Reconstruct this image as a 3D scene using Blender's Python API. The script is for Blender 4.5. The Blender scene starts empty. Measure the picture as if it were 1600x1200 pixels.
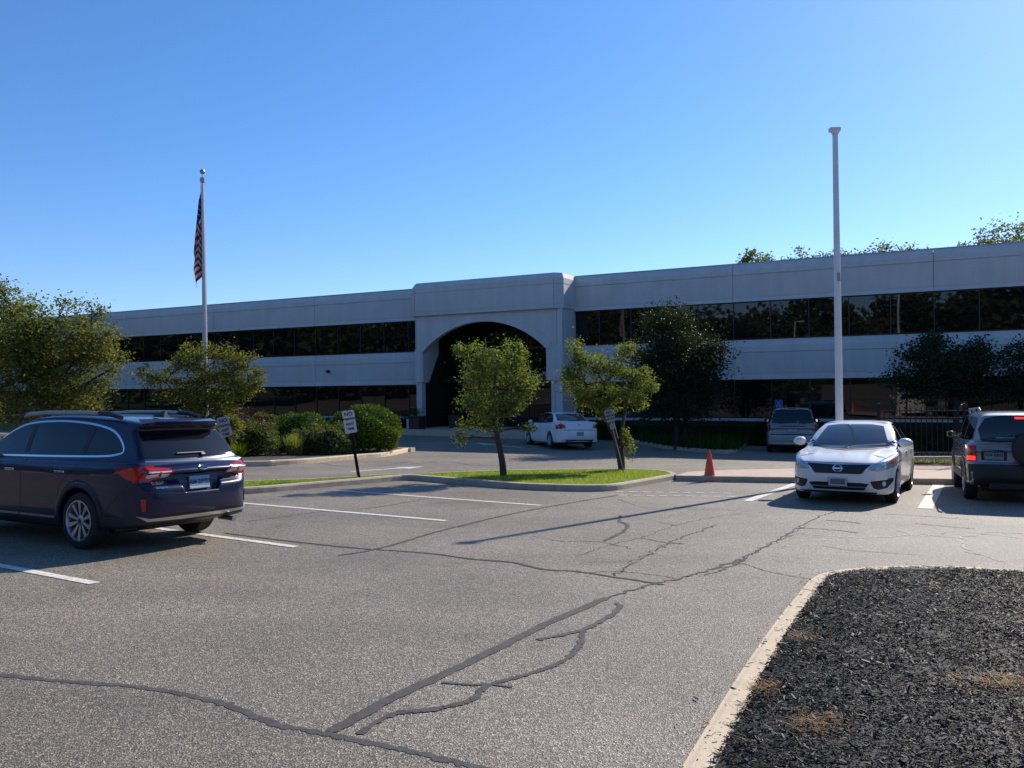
import bpy, bmesh, math, random
import numpy as np
from mathutils import Vector, Matrix
from mathutils.bvhtree import BVHTree
from mathutils.geometry import delaunay_2d_cdt

scene = bpy.context.scene
C = scene.collection
R = math.radians
random.seed(7)
RNG = np.random.default_rng(11)

# ------------------------------------------------------------------ camera
EYE = 1.72
cam = bpy.data.objects.new('camera', bpy.data.cameras.new('camera'))
C.objects.link(cam)
cam.data.sensor_width = 36.0
cam.data.lens = 1290 / 1600 * 36.0
cam.data.clip_end = 3000
rl = 0.0147
cam.matrix_world = Matrix(((math.cos(rl), math.sin(rl), 0, 0), (0, 0, -1, 0), (-math.sin(rl), math.cos(rl), 0, EYE), (0, 0, 0, 1)))
scene.camera = cam

# ------------------------------------------------------------------ daylight
SUN_EL, SUN_AZ = 33.0, 43.0          # azimuth measured to the right of straight ahead
world = bpy.data.worlds.new("World"); scene.world = world; world.use_nodes = True
wn = world.node_tree
sky = wn.nodes.new('ShaderNodeTexSky'); sky.sky_type = 'NISHITA'; sky.sun_disc = False
sky.sun_elevation = R(SUN_EL); sky.sun_rotation = R(SUN_AZ)
sky.air_density = 1.0; sky.dust_density = 0.2; sky.ozone_density = 3.4
hs = wn.nodes.new('ShaderNodeHueSaturation'); hs.inputs['Saturation'].default_value = 1.2; hs.inputs['Hue'].default_value = .503
wn.links.new(sky.outputs[0], hs.inputs['Color'])
gt = wn.nodes.new('ShaderNodeTexCoord'); gs = wn.nodes.new('ShaderNodeSeparateXYZ'); gr = wn.nodes.new('ShaderNodeValToRGB')   # clear dry air: less pale at the horizon
wn.links.new(gt.outputs['Generated'], gs.inputs[0]); wn.links.new(gs.outputs['Z'], gr.inputs[0])
ge = gr.color_ramp.elements; ge[0].position = 0; ge[0].color = (.62, .70, .92, 1); ge[1].position = .55; ge[1].color = (.82, .88, .93, 1)
gk = ge.new(.22); gk.color = (.71, .78, .92, 1)
gm = wn.nodes.new('ShaderNodeVectorMath'); gm.operation = 'MULTIPLY'
wn.links.new(hs.outputs[0], gm.inputs[0]); wn.links.new(gr.outputs[0], gm.inputs[1]); wn.links.new(gm.outputs[0], wn.nodes['Background'].inputs[0])
wn.nodes['Background'].inputs[1].default_value = 0.15
sl = bpy.data.lights.new('sun', 'SUN'); sl.energy = 4.6; sl.angle = R(0.5); sl.color = (1, 0.93, 0.83)
so = bpy.data.objects.new('sun', sl); C.objects.link(so)
sd = Vector((math.sin(R(SUN_AZ)) * math.cos(R(SUN_EL)), math.cos(R(SUN_AZ)) * math.cos(R(SUN_EL)), math.sin(R(SUN_EL))))
so.rotation_euler = sd.to_track_quat('Z', 'Y').to_euler()
so.location = sd * 60
scene.view_settings.view_transform = 'Standard'
scene.view_settings.look = 'None'
scene.view_settings.exposure = 0.28
scene.view_settings.gamma = 1.0

# ------------------------------------------------------------------ helpers
def tag(o, label=None, cat=None, group=None, kind=None):
    if label: o['label'] = label
    if cat: o['category'] = cat
    if group: o['group'] = group
    if kind: o['kind'] = kind
    return o

def empty(name, loc=(0, 0, 0), rz=0.0, parent=None, mat=None):
    o = bpy.data.objects.new(name, None); C.objects.link(o)
    o.empty_display_size = 0.3
    if mat is not None: o.matrix_world = mat
    else:
        o.location = loc; o.rotation_euler = (0, 0, rz)
    if parent: o.parent = parent
    return o

def link(name, me, parent=None, mats=None):
    o = bpy.data.objects.new(name, me); C.objects.link(o)
    if parent: o.parent = parent
    for m in (mats or []): me.materials.append(m)
    return o

def mesh(name, V, F, mat, parent=None, smooth=False, mi=None):
    me = bpy.data.meshes.new(name)
    me.from_pydata([tuple(map(float, v)) for v in V], [], [tuple(map(int, f)) for f in F])
    mats = mat if isinstance(mat, (list, tuple)) else [mat]
    o = link(name, me, parent, mats)
    if smooth: me.polygons.foreach_set('use_smooth', [True] * len(me.polygons))
    if mi is not None: me.polygons.foreach_set('material_index', list(mi))
    me.update()
    return o

def fast(name, V, F, mat, parent=None, smooth=False, rnd=None):
    V = np.asarray(V, np.float32); F = np.asarray(F, np.int32)
    me = bpy.data.meshes.new(name)
    me.vertices.add(len(V)); me.vertices.foreach_set('co', V.ravel())
    k = F.shape[1]
    me.loops.add(F.size); me.loops.foreach_set('vertex_index', F.ravel())
    me.polygons.add(len(F)); me.polygons.foreach_set('loop_start', np.arange(len(F), dtype=np.int32) * k)
    me.polygons.foreach_set('loop_total', np.full(len(F), k, np.int32))
    me.polygons.foreach_set('use_smooth', np.full(len(F), smooth))
    me.update(calc_edges=True)
    if rnd is not None:
        a = me.attributes.new('rnd', 'FLOAT', 'FACE'); a.data.foreach_set('value', np.asarray(rnd, np.float32))
    return link(name, me, parent, [mat])

class MB:
    def __init__(s): s.V = []; s.F = []; s.S = []; s.M = []
    def add(s, V, F, m=0, smooth=False):
        b = len(s.V); s.V += [tuple(map(float, v)) for v in V]
        s.F += [tuple(int(i) + b for i in f) for f in F]; s.S += [smooth] * len(F); s.M += [m] * len(F)
    def box(s, x0, x1, y0, y1, z0, z1, m=0, M=None, bev=0.0):
        if bev > 0:
            bm = bmesh.new(); bmesh.ops.create_cube(bm, size=1)
            for v in bm.verts: v.co = Vector(((x0 + x1) / 2 + v.co.x * (x1 - x0), (y0 + y1) / 2 + v.co.y * (y1 - y0), (z0 + z1) / 2 + v.co.z * (z1 - z0)))
            bmesh.ops.bevel(bm, geom=bm.edges[:], offset=bev, segments=2, affect='EDGES', profile=0.5)
            V = [v.co.copy() for v in bm.verts]; bm.verts.index_update(); F = [[v.index for v in f.verts] for f in bm.faces]; bm.free()
        else:
            V = [Vector((x, y, z)) for z in (z0, z1) for y in (y0, y1) for x in (x0, x1)]
            F = [(0, 2, 3, 1), (4, 5, 7, 6), (0, 1, 5, 4), (2, 6, 7, 3), (0, 4, 6, 2), (1, 3, 7, 5)]
        if M is not None: V = [M @ v for v in V]
        s.add(V, F, m)
    def tube(s, P, r, n=8, m=0, cap=True):
        P = [Vector(p) for p in P]; r = r if hasattr(r, '__len__') else [r] * len(P)
        V = []; F = []; up = Vector((0, 0, 1)); prev = None
        for i, p in enumerate(P):
            t = (P[min(i + 1, len(P) - 1)] - P[max(i - 1, 0)]).normalized()
            a = prev if prev is not None else (Vector((1, 0, 0)) if abs(t.z) > .9 else up)
            u = (a - t * a.dot(t)).normalized(); prev = u; w = t.cross(u)
            for k in range(n):
                an = 2 * math.pi * k / n
                V.append(p + (u * math.cos(an) + w * math.sin(an)) * r[i])
        for i in range(len(P) - 1):
            for k in range(n):
                a = i * n + k; b = i * n + (k + 1) % n
                F.append((a, b, b + n, a + n))
        if cap: F += [tuple(range(n - 1, -1, -1)), tuple(range((len(P) - 1) * n, len(P) * n))]
        s.add(V, F, m, True)
    def lathe(s, prof, n=24, m=0, M=None, smooth=True, cap=True):       # prof: (r, h) about local z
        V = []; F = []
        for r, h in prof:
            for k in range(n):
                a = 2 * math.pi * k / n
                v = Vector((r * math.cos(a), r * math.sin(a), h)); V.append(M @ v if M is not None else v)
        for i in range(len(prof) - 1):
            for k in range(n):
                a = i * n + k; b = i * n + (k + 1) % n
                F.append((a, b, b + n, a + n))
        if cap and prof[0][0] > 1e-4: F.append(tuple(range(n - 1, -1, -1)))
        if cap and prof[-1][0] > 1e-4: F.append(tuple(range((len(prof) - 1) * n, len(prof) * n)))
        s.add(V, F, m, smooth)
    def prism(s, poly, h0, h1, m=0, M=None):                  # poly in local xy, extruded z
        n = len(poly); V = [Vector((x, y, h0)) for x, y in poly] + [Vector((x, y, h1)) for x, y in poly]
        if M is not None: V = [M @ v for v in V]
        F = [tuple(range(n - 1, -1, -1)), tuple(range(n, 2 * n))] + [(i, (i + 1) % n, n + (i + 1) % n, n + i) for i in range(n)]
        s.add(V, F, m)
    def build(s, name, mat, parent=None):
        o = mesh(name, s.V, s.F, mat, parent, mi=s.M)
        o.data.polygons.foreach_set('use_smooth', s.S)
        if any(s.S) and hasattr(o.data, 'set_sharp_from_angle'): o.data.set_sharp_from_angle(angle=R(42))
        return o

def cr(pts, n=6, closed=False):
    P = [np.array(p, float) for p in pts]; N = len(P); out = []
    rng = range(N if closed else N - 1)
    for i in rng:
        if closed: a, b, c, d = P[(i - 1) % N], P[i], P[(i + 1) % N], P[(i + 2) % N]
        else: a, b, c, d = P[max(i - 1, 0)], P[i], P[i + 1], P[min(i + 2, N - 1)]
        for k in range(n):
            t = k / n
            out.append(0.5 * ((2 * b) + (c - a) * t + (2 * a - 5 * b + 4 * c - d) * t * t + (3 * b - a - 3 * c + d) * t ** 3))
    if not closed: out.append(P[-1])
    return out

# terrain: the lot falls gently away from the camera and to the right
def _ease(t, lim, w):
    return t if t < lim else lim + w * (1 - math.exp(-(t - lim) / w))
def gz(x, y):
    fy = _ease(y, 32.5, 1.2) if y >= 0 else -_ease(-y, 14, 8)
    fx = _ease(abs(x), 45, 12) * (1 if x >= 0 else -1)
    return -0.0287 * fy - 0.0147 * fx
GN = Vector((0.0147, 0.0287, 1)).normalized()
def survey(u, v, h=0.0):
    """ground coordinates of a point measured on the photograph"""
    x = (u - 800) / 1290; y = -(v - 600) / 1290
    q = (math.cos(rl) * x + math.sin(rl) * y, 1.0, -math.sin(rl) * x + math.cos(rl) * y)
    t = -(EYE - h) / (q[2] + .0287 + .0147 * q[0])
    return (q[0] * t, t)

# ------------------------------------------------------------------ materials
def nt(name):
    m = bpy.data.materials.new(name); m.use_nodes = True
    return m, m.node_tree, m.node_tree.nodes['Principled BSDF']
def node(t, k, **kw):
    n = t.nodes.new(k)
    for a, b in kw.items(): setattr(n, a, b)
    return n
def plain(name, col, rough=0.5, metal=0.0, coat=0.0, spec=0.5, noise=0.0, nscale=8.0, bump=0.0, bscale=40.0, emit=0.0, ior=None, flake=0.0):
    m, t, b = nt(name)
    b.inputs['Base Color'].default_value = (*col, 1); b.inputs['Roughness'].default_value = rough
    b.inputs['Metallic'].default_value = metal; b.inputs['Coat Weight'].default_value = coat
    b.inputs['Coat Roughness'].default_value = 0.03
    b.inputs['Specular IOR Level'].default_value = spec
    if ior: b.inputs['IOR'].default_value = ior
    tc = node(t, 'ShaderNodeTexCoord')
    if noise > 0:
        n = node(t, 'ShaderNodeTexNoise'); n.inputs['Scale'].default_value = nscale; n.inputs['Detail'].default_value = 6
        t.links.new(tc.outputs['Object'], n.inputs['Vector'])
        r = node(t, 'ShaderNodeMapRange'); r.inputs[1].default_value = .3; r.inputs[2].default_value = .7
        r.inputs[3].default_value = 1 - noise; r.inputs[4].default_value = 1 + noise
        t.links.new(n.outputs['Fac'], r.inputs[0])
        mx = node(t, 'ShaderNodeVectorMath', operation='SCALE'); mx.inputs[0].default_value = col
        t.links.new(r.outputs[0], mx.inputs['Scale']); t.links.new(mx.outputs[0], b.inputs['Base Color'])
    if bump > 0:
        n2 = node(t, 'ShaderNodeTexNoise'); n2.inputs['Scale'].default_value = bscale; n2.inputs['Detail'].default_value = 5
        t.links.new(tc.outputs['Object'], n2.inputs['Vector'])
        bp = node(t, 'ShaderNodeBump'); bp.inputs['Strength'].default_value = bump; bp.inputs['Distance'].default_value = 0.01
        t.links.new(n2.outputs['Fac'], bp.inputs['Height']); t.links.new(bp.outputs[0], b.inputs['Normal'])
    if emit > 0:
        b.inputs['Emission Color'].default_value = (*col, 1); b.inputs['Emission Strength'].default_value = emit
    return m

def ramp(t, stops):
    r = node(t, 'ShaderNodeValToRGB'); e = r.color_ramp.elements
    e[0].position = stops[0][0]; e[0].color = (*stops[0][1], 1); e[1].position = stops[-1][0]; e[1].color = (*stops[-1][1], 1)
    for p, c in stops[1:-1]:
        k = e.new(p); k.color = (*c, 1)
    return r

def asphalt(name, mul=1.0, agg=0.8, tint=(1.32, 1.085, .81)):
    m, t, b = nt(name); tc = node(t, 'ShaderNodeTexCoord')
    v = node(t, 'ShaderNodeTexVoronoi'); v.inputs['Scale'].default_value = 118
    t.links.new(tc.outputs['Object'], v.inputs['Vector'])
    sx = node(t, 'ShaderNodeSeparateColor'); t.links.new(v.outputs['Color'], sx.inputs[0])
    r = ramp(t, [(0, (.07 * mul,) * 3), (.45, (.145 * mul,) * 3), (.82, (.23 * mul,) * 3), (1, (.42 * mul,) * 3)])
    t.links.new(sx.outputs[0], r.inputs[0])
    v2 = node(t, 'ShaderNodeTexNoise'); v2.inputs['Scale'].default_value = 34; v2.inputs['Detail'].default_value = 4
    t.links.new(tc.outputs['Object'], v2.inputs['Vector'])
    n = node(t, 'ShaderNodeTexNoise'); n.inputs['Scale'].default_value = .35; n.inputs['Detail'].default_value = 7; n.inputs['Roughness'].default_value = .62
    t.links.new(tc.outputs['Object'], n.inputs['Vector'])
    mr = node(t, 'ShaderNodeMapRange'); mr.inputs[1].default_value = .3; mr.inputs[2].default_value = .7; mr.inputs[3].default_value = .77; mr.inputs[4].default_value = 1.18
    t.links.new(n.outputs['Fac'], mr.inputs[0])
    m2 = node(t, 'ShaderNodeMapRange'); m2.inputs[1].default_value = .3; m2.inputs[2].default_value = .7; m2.inputs[3].default_value = .72; m2.inputs[4].default_value = 1.28
    t.links.new(v2.outputs['Fac'], m2.inputs[0])
    mm = node(t, 'ShaderNodeMath', operation='MULTIPLY'); t.links.new(mr.outputs[0], mm.inputs[0]); t.links.new(m2.outputs[0], mm.inputs[1])
    sc = node(t, 'ShaderNodeVectorMath', operation='SCALE'); t.links.new(r.outputs[0], sc.inputs[0]); t.links.new(mm.outputs[0], sc.inputs['Scale'])
    # oil drips, worn lanes
    o1 = node(t, 'ShaderNodeTexNoise'); o1.inputs['Scale'].default_value = 1.1; o1.inputs['Detail'].default_value = 3; o1.inputs['Distortion'].default_value = .6
    t.links.new(tc.outputs['Object'], o1.inputs['Vector'])
    o2 = node(t, 'ShaderNodeMapRange'); o2.inputs[1].default_value = .62; o2.inputs[2].default_value = .74; o2.inputs[3].default_value = 1; o2.inputs[4].default_value = .70
    t.links.new(o1.outputs['Fac'], o2.inputs[0])
    mp = node(t, 'ShaderNodeMapping'); mp.inputs['Scale'].default_value = (.09, .9, 1); mp.inputs['Rotation'].default_value = (0, 0, .5)
    t.links.new(tc.outputs['Object'], mp.inputs[0])
    o3 = node(t, 'ShaderNodeTexNoise'); o3.inputs['Scale'].default_value = 1; o3.inputs['Detail'].default_value = 4; t.links.new(mp.outputs[0], o3.inputs['Vector'])
    o4 = node(t, 'ShaderNodeMapRange'); o4.inputs[1].default_value = .35; o4.inputs[2].default_value = .65; o4.inputs[3].default_value = .90; o4.inputs[4].default_value = 1.10
    t.links.new(o3.outputs['Fac'], o4.inputs[0])
    o5 = node(t, 'ShaderNodeMath', operation='MULTIPLY'); t.links.new(o2.outputs[0], o5.inputs[0]); t.links.new(o4.outputs[0], o5.inputs[1])
    o6 = node(t, 'ShaderNodeMath', operation='MULTIPLY'); t.links.new(o5.outputs[0], o6.inputs[0]); t.links.new(mm.outputs[0], o6.inputs[1]); t.links.new(o6.outputs[0], sc.inputs['Scale'])
    ti = node(t, 'ShaderNodeVectorMath', operation='MULTIPLY'); ti.inputs[1].default_value = tint
    t.links.new(sc.outputs[0], ti.inputs[0]); t.links.new(ti.outputs[0], b.inputs['Base Color'])
    b.inputs['Roughness'].default_value = .66; b.inputs['Specular IOR Level'].default_value = .5
    bp = node(t, 'ShaderNodeBump'); bp.inputs['Strength'].default_value = agg; bp.inputs['Distance'].default_value = .006
    t.links.new(v.outputs['Distance'], bp.inputs['Height']); t.links.new(bp.outputs[0], b.inputs['Normal'])
    return m

def leafmat(name, dark, light, trans=.45, tboost=(1.5, 1.6, .5), rough=.5):
    m, t, b = nt(name)
    a = node(t, 'ShaderNodeAttribute'); a.attribute_name = 'rnd'
    r = ramp(t, [(0, dark), (1, light)]); t.links.new(a.outputs['Fac'], r.inputs[0])
    t.links.new(r.outputs[0], b.inputs['Base Color']); b.inputs['Roughness'].default_value = rough
    b.inputs['Specular IOR Level'].default_value = .12
    tr = node(t, 'ShaderNodeBsdfTranslucent'); sc = node(t, 'ShaderNodeVectorMath', operation='MULTIPLY'); sc.inputs[1].default_value = tboost
    t.links.new(r.outputs[0], sc.inputs[0]); t.links.new(sc.outputs[0], tr.inputs[0])
    mx = node(t, 'ShaderNodeMixShader'); mx.inputs[0].default_value = trans
    t.links.new(b.outputs[0], mx.inputs[1]); t.links.new(tr.outputs[0], mx.inputs[2])
    t.links.new(mx.outputs[0], t.nodes['Material Output'].inputs[0])
    return m

M = dict(
    asphalt=asphalt('asphalt'), asphalt_smooth=asphalt('asphalt_dark_patch', .86),
    seal=plain('crack_sealant', (.072, .066, .060), .85, noise=.25, nscale=14, bump=.4, bscale=60),
    hair=plain('open_crack', (.055, .05, .046), .9),
    pale=plain('pale_crack', (.62, .56, .48), .9, noise=.3),
    paint=plain('white_road_paint', (.72, .67, .58), .75, noise=.30, nscale=26, bump=.3, bscale=90),
    worn=plain('worn_road_paint', (.5, .48, .45), .8, noise=.3, nscale=22),
    kerb=plain('kerb_concrete', (.48, .39, .29), .85, noise=.16, nscale=5, bump=.5, bscale=60),
    kerb_light=plain('pale_kerb_concrete', (.66, .52, .35), .85, noise=.10, nscale=7, bump=.4, bscale=120),
    walk=plain('pavement_concrete', (.56, .42, .31), .88, noise=.1, nscale=3, bump=.3, bscale=60),
    earth=plain('earth', (.06, .045, .032), .95, noise=.4, nscale=5, bump=.6, bscale=30),
    turf=plain('turf', (.10, .16, .02), .9, noise=.4, nscale=4, bump=.5, bscale=50),
    meadow=plain('far_ground', (.07, .10, .03), .95, noise=.3, nscale=.2),
    precast=plain('precast_concrete', (.60, .57, .54), .75, noise=.05, nscale=.8, bump=.15, bscale=70),
    joint=plain('panel_joint', (.06, .06, .065), .9),
    bronze=plain('bronze_aluminium', (.035, .026, .020), .4, metal=.3),
    basewall=plain('dark_base_wall', (.035, .032, .032), .8, noise=.2, nscale=6),
    roof=plain('roof_membrane', (.2, .2, .2), .9, noise=.1),
    rubber=plain('rubber', (.018, .018, .019), .75, noise=.2, nscale=30),
    blackp=plain('black_plastic', (.016, .016, .018), .5, noise=.1, nscale=30),
    chrome=plain('chrome', (.75, .76, .78), .12, metal=1),
    alloy=plain('silver_alloy', (.50, .51, .53), .32, metal=.85),
    darkalloy=plain('dark_alloy', (.05, .05, .055), .4, metal=.5),
    carglass=plain('dark_car_glass', (.008, .009, .012), .03, coat=0, spec=.5, ior=1.5),
    windshield=plain('windscreen_glass', (.055, .075, .095), .05, spec=.9, ior=1.55),
    red=plain('red_lens', (.42, .008, .012), .12, coat=.6),
    brake=plain('lit_brake_lens', (1.0, .03, .02), .2, emit=1.6),
    amber=plain('amber_lens', (.5, .12, .02), .2, coat=.5),
    lens=plain('clear_lens', (.70, .70, .74), .15, coat=.7),
    lensdark=plain('headlamp_interior', (.42, .45, .52), .2, metal=.3, coat=.8),
    platew=plain('white_plate', (.55, .56, .58), .4), plateb=plain('blue_plate', (.16, .34, .55), .4),
    platey=plain('grey_blue_plate', (.22, .26, .28), .4), ink=plain('dark_plate_ink', (.01, .015, .05), .5),
    black=plain('black_paint', (.010, .010, .011), .65, spec=.25), inkp=plain('black_sign_ink', (.02, .02, .03), .5),
    signw=plain('white_sign_face', (.62, .64, .70), .45, noise=.08, nscale=9), signb=plain('blue_sign_face', (.03, .13, .50), .4),
    sign_shaded=plain('shaded_sign_face', (.30, .31, .36), .5, noise=.2, nscale=12),  # white sign face with its backlit shade put into a grey colour
    signg=plain('green_sign_face', (.04, .12, .05), .4),
    steel=plain('galvanised_steel', (.35, .36, .38), .4, metal=.8, noise=.1),
    polew=plain('white_pole_paint', (.74, .73, .73), .45, noise=.05, nscale=3),
    alum=plain('brushed_aluminium', (.60, .55, .52), .35, metal=.6, noise=.06, nscale=20),
    cone=plain('orange_cone_plastic', (.90, .10, .035), .45, noise=.08, nscale=12),
    bark=plain('bark', (.075, .052, .040), .9, noise=.4, nscale=18, bump=.8, bscale=30),
    barkd=plain('dark_bark', (.035, .028, .025), .9, noise=.3, nscale=18, bump=.8, bscale=30),
    terracotta=plain('dark_red_planter', (.05, .02, .018), .6, noise=.15),
)

def streaks():
    m = M['precast']; t = m.node_tree; b = t.nodes['Principled BSDF']; src = b.inputs['Base Color'].links[0].from_socket
    tc = node(t, 'ShaderNodeTexCoord'); mp = node(t, 'ShaderNodeMapping'); mp.inputs['Scale'].default_value = (1.3, 1.3, .22); t.links.new(tc.outputs['Object'], mp.inputs[0])
    n = node(t, 'ShaderNodeTexNoise'); n.inputs['Scale'].default_value = 1.6; n.inputs['Detail'].default_value = 7; n.inputs['Roughness'].default_value = .65; t.links.new(mp.outputs[0], n.inputs['Vector'])
    r = node(t, 'ShaderNodeMapRange'); r.inputs[1].default_value = .35; r.inputs[2].default_value = .72; r.inputs[3].default_value = 1.03; r.inputs[4].default_value = .90; t.links.new(n.outputs['Fac'], r.inputs[0])
    s = node(t, 'ShaderNodeVectorMath', operation='SCALE'); t.links.new(src, s.inputs[0]); t.links.new(r.outputs[0], s.inputs['Scale']); t.links.new(s.outputs[0], b.inputs['Base Color'])
streaks()
M['flash'] = plain('grey_metal_flashing', (.30, .31, .33), .35, metal=.6, noise=.08)
def glassmat():
    m, t, b = nt('tinted_window_glass')
    b.inputs['Base Color'].default_value = (.006, .006, .007, 1); b.inputs['Roughness'].default_value = .015
    b.inputs['IOR'].default_value = 1.5; b.inputs['Specular IOR Level'].default_value = .5
    tc = node(t, 'ShaderNodeTexCoord'); n = node(t, 'ShaderNodeTexNoise'); n.inputs['Scale'].default_value = .7; n.inputs['Detail'].default_value = 1
    t.links.new(tc.outputs['Object'], n.inputs['Vector'])
    bp = node(t, 'ShaderNodeBump'); bp.inputs['Strength'].default_value = .12; bp.inputs['Distance'].default_value = .02
    t.links.new(n.outputs['Fac'], bp.inputs['Height']); t.links.new(bp.outputs[0], b.inputs['Normal'])
    return m
M['glass'] = glassmat()

# ------------------------------------------------------------------ ground building tools
def cdt(poly, step, zf, jitter=0.0):
    P = [Vector((float(p[0]), float(p[1]))) for p in poly]; n = len(P)
    xs = [p.x for p in P]; ys = [p.y for p in P]; A = np.array([[p.x, p.y] for p in P])
    gx, gy = np.meshgrid(np.arange(min(xs), max(xs), step), np.arange(min(ys), max(ys), step))
    Q = np.stack([gx.ravel(), gy.ravel()], 1)
    if jitter: Q = Q + RNG.uniform(-jitter, jitter, Q.shape) * step
    Q = Q[inside(Q, A)] if len(Q) else Q
    if len(Q): Q = Q[edged(Q, A) > step * .35]
    r = delaunay_2d_cdt(P + [Vector(q) for q in Q], [], [list(range(n))], 1, 1e-5)
    return [(v.x, v.y, zf(v.x, v.y)) for v in r[0]], [tuple(f) for f in r[2]]
def inside(Q, A):
    c = np.zeros(len(Q), bool); n = len(A); j = n - 1
    for i in range(n):
        a, b = A[i], A[j]
        if a[1] != b[1]:
            k = ((a[1] > Q[:, 1]) != (b[1] > Q[:, 1])) & (Q[:, 0] < (b[0] - a[0]) * (Q[:, 1] - a[1]) / (b[1] - a[1]) + a[0])
            c ^= k
        j = i
    return c
def edged(Q, A):
    d = np.full(len(Q), 1e9); n = len(A)
    for i in range(n):
        a = A[i]; ab = A[(i + 1) % n] - a; L = max(float(ab @ ab), 1e-12)
        t = np.clip(((Q - a) @ ab) / L, 0, 1)
        d = np.minimum(d, np.hypot(*(Q - a - t[:, None] * ab).T))
    return d
def sheet(name, poly, h, mat, step=1.0, parent=None, bump=None):
    zf = (lambda x, y: gz(x, y) + h) if bump is None else (lambda x, y: gz(x, y) + h + bump(x, y))
    V, F = cdt(poly, step, zf)
    F = [f if (V[f[1]][0] - V[f[0]][0]) * (V[f[2]][1] - V[f[0]][1]) - (V[f[1]][1] - V[f[0]][1]) * (V[f[2]][0] - V[f[0]][0]) > 0 else f[::-1] for f in F]
    return mesh(name, V, F, mat, parent, smooth=True)
def offs(P, dist, closed=False):
    P = [np.array(p[:2], float) for p in P]; n = len(P); out = []
    for i in range(n):
        a = P[(i - 1) % n] if (closed or i > 0) else P[i]; b = P[(i + 1) % n] if (closed or i < n - 1) else P[i]
        t = b - a; t /= max(np.hypot(*t), 1e-9); out.append(P[i] + np.array([-t[1], t[0]]) * dist)
    return out
def kerb(name, path, w, h, mat, closed=False, side=1, label=None, base=None):
    prof = [(0, -.08), (.004, h * .75), (.022, h - .004), (.045, h), (w, h), (w, -.08)]
    L = [offs(path, side * o, closed) for o, _ in prof]; n = len(path); m = len(prof)
    V = []
    for i in range(n):
        g = gz(*path[i][:2])
        for k in range(m): V.append((*L[k][i], g + prof[k][1]))
    F = []
    for i in range(n if closed else n - 1):
        j = (i + 1) % n
        for k in range(m - 1):
            f = (i * m + k, j * m + k, j * m + k + 1, i * m + k + 1)
            F.append(f if side < 0 else f[::-1])
    if not closed: F += [tuple(range(m)), tuple(range((n - 1) * m, n * m))[::-1]]
    return mesh(name, V, F, mat, None)
def ribbon(path, w, h=.004, jit=0.0):
    P = [np.array(p, float) for p in path]
    V = []; F = []
    for i, p in enumerate(P):
        t = P[min(i + 1, len(P) - 1)] - P[max(i - 1, 0)]; t /= max(np.hypot(*t), 1e-9); nn = np.array([-t[1], t[0]])
        ww = w * (1 + random.uniform(-jit, jit)) * (1 if 0 < i < len(P) - 1 or not jit else .4) / 2
        for s_ in (-1, 1):
            q = p + nn * ww * s_; V.append((q[0], q[1], gz(*q) + h))
    for i in range(len(P) - 1): F.append((2 * i, 2 * i + 2, 2 * i + 3, 2 * i + 1)[::-1])
    return V, F
def tube_text(txt, size, mat, name, parent, Mx, depth=.001, align='CENTER', bold=0.0):
    cu = bpy.data.curves.new(name, 'FONT'); cu.body = txt; cu.size = size; cu.extrude = depth; cu.offset = bold
    cu.align_x = align; cu.align_y = 'CENTER'; cu.resolution_u = 3; cu.space_line = .85
    ob = bpy.data.objects.new(name, cu); C.objects.link(ob)
    dg = bpy.context.evaluated_depsgraph_get(); me = bpy.data.meshes.new_from_object(ob.evaluated_get(dg))
    bpy.data.objects.remove(ob); bpy.data.curves.remove(cu)
    me.name = name; me.transform(Mx); me.materials.clear()
    return link(name, me, parent, [mat])

def leafgeo(P, size, out=None, aspect=.5, up=.0):
    n = len(P); a = RNG.normal(0, 1, (n, 3)); a[:, 2] = a[:, 2] * .6 - up
    if out is not None: a = a * .8 + out
    a /= np.linalg.norm(a, axis=1)[:, None]
    b = np.cross(a, RNG.normal(0, 1, (n, 3))); b /= np.linalg.norm(b, axis=1)[:, None]; c = np.cross(a, b)
    L = size * RNG.uniform(.6, 1.3, n)[:, None]; W = L * aspect
    V = np.stack([P, P + a * L * .45 + b * W * .5 + c * W * .15, P + a * L, P + a * L * .45 - b * W * .5 + c * W * .15], 1)
    return V.reshape(-1, 3), np.arange(4 * n).reshape(-1, 4)


# ================================================================== SETTING
def axis(lo, hi, step, far):
    a = list(np.arange(lo, hi + 1e-6, step))
    return [lo - f for f in far[::-1]] + a + [hi + f for f in far]
def gridsheet(name, X, Y, h, mat):
    V = [(x, y, gz(x, y) + h) for y in Y for x in X]; n = len(X)
    F = [(j * n + i, j * n + i + 1, (j + 1) * n + i + 1, (j + 1) * n + i) for j in range(len(Y) - 1) for i in range(n - 1)]
    return mesh(name, V, F, mat, None, smooth=True)
far = [20, 60, 150, 400, 1000]
tag(gridsheet('ground', axis(-70, 70, 2, far), axis(-50, 60, 2, far), -.03, M['meadow']), kind='structure')
tag(gridsheet('parking_lot', axis(-60, 45, 1, []), axis(-32, 46, .5, []), 0, M['asphalt']), kind='structure')

# darker asphalt below the long crack at bottom left
pt = [survey(*p) for p in [(-500, 1010), (0, 1055), (110, 1066), (230, 1076), (340, 1098), (430, 1132), (500, 1146), (600, 1166), (740, 1200)]]
pt += [(-.1, 1.2), (-3.5, 1.0)]
tag(sheet('asphalt_patch', pt, .002, M['asphalt_smooth'], .4), kind='structure')

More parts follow.
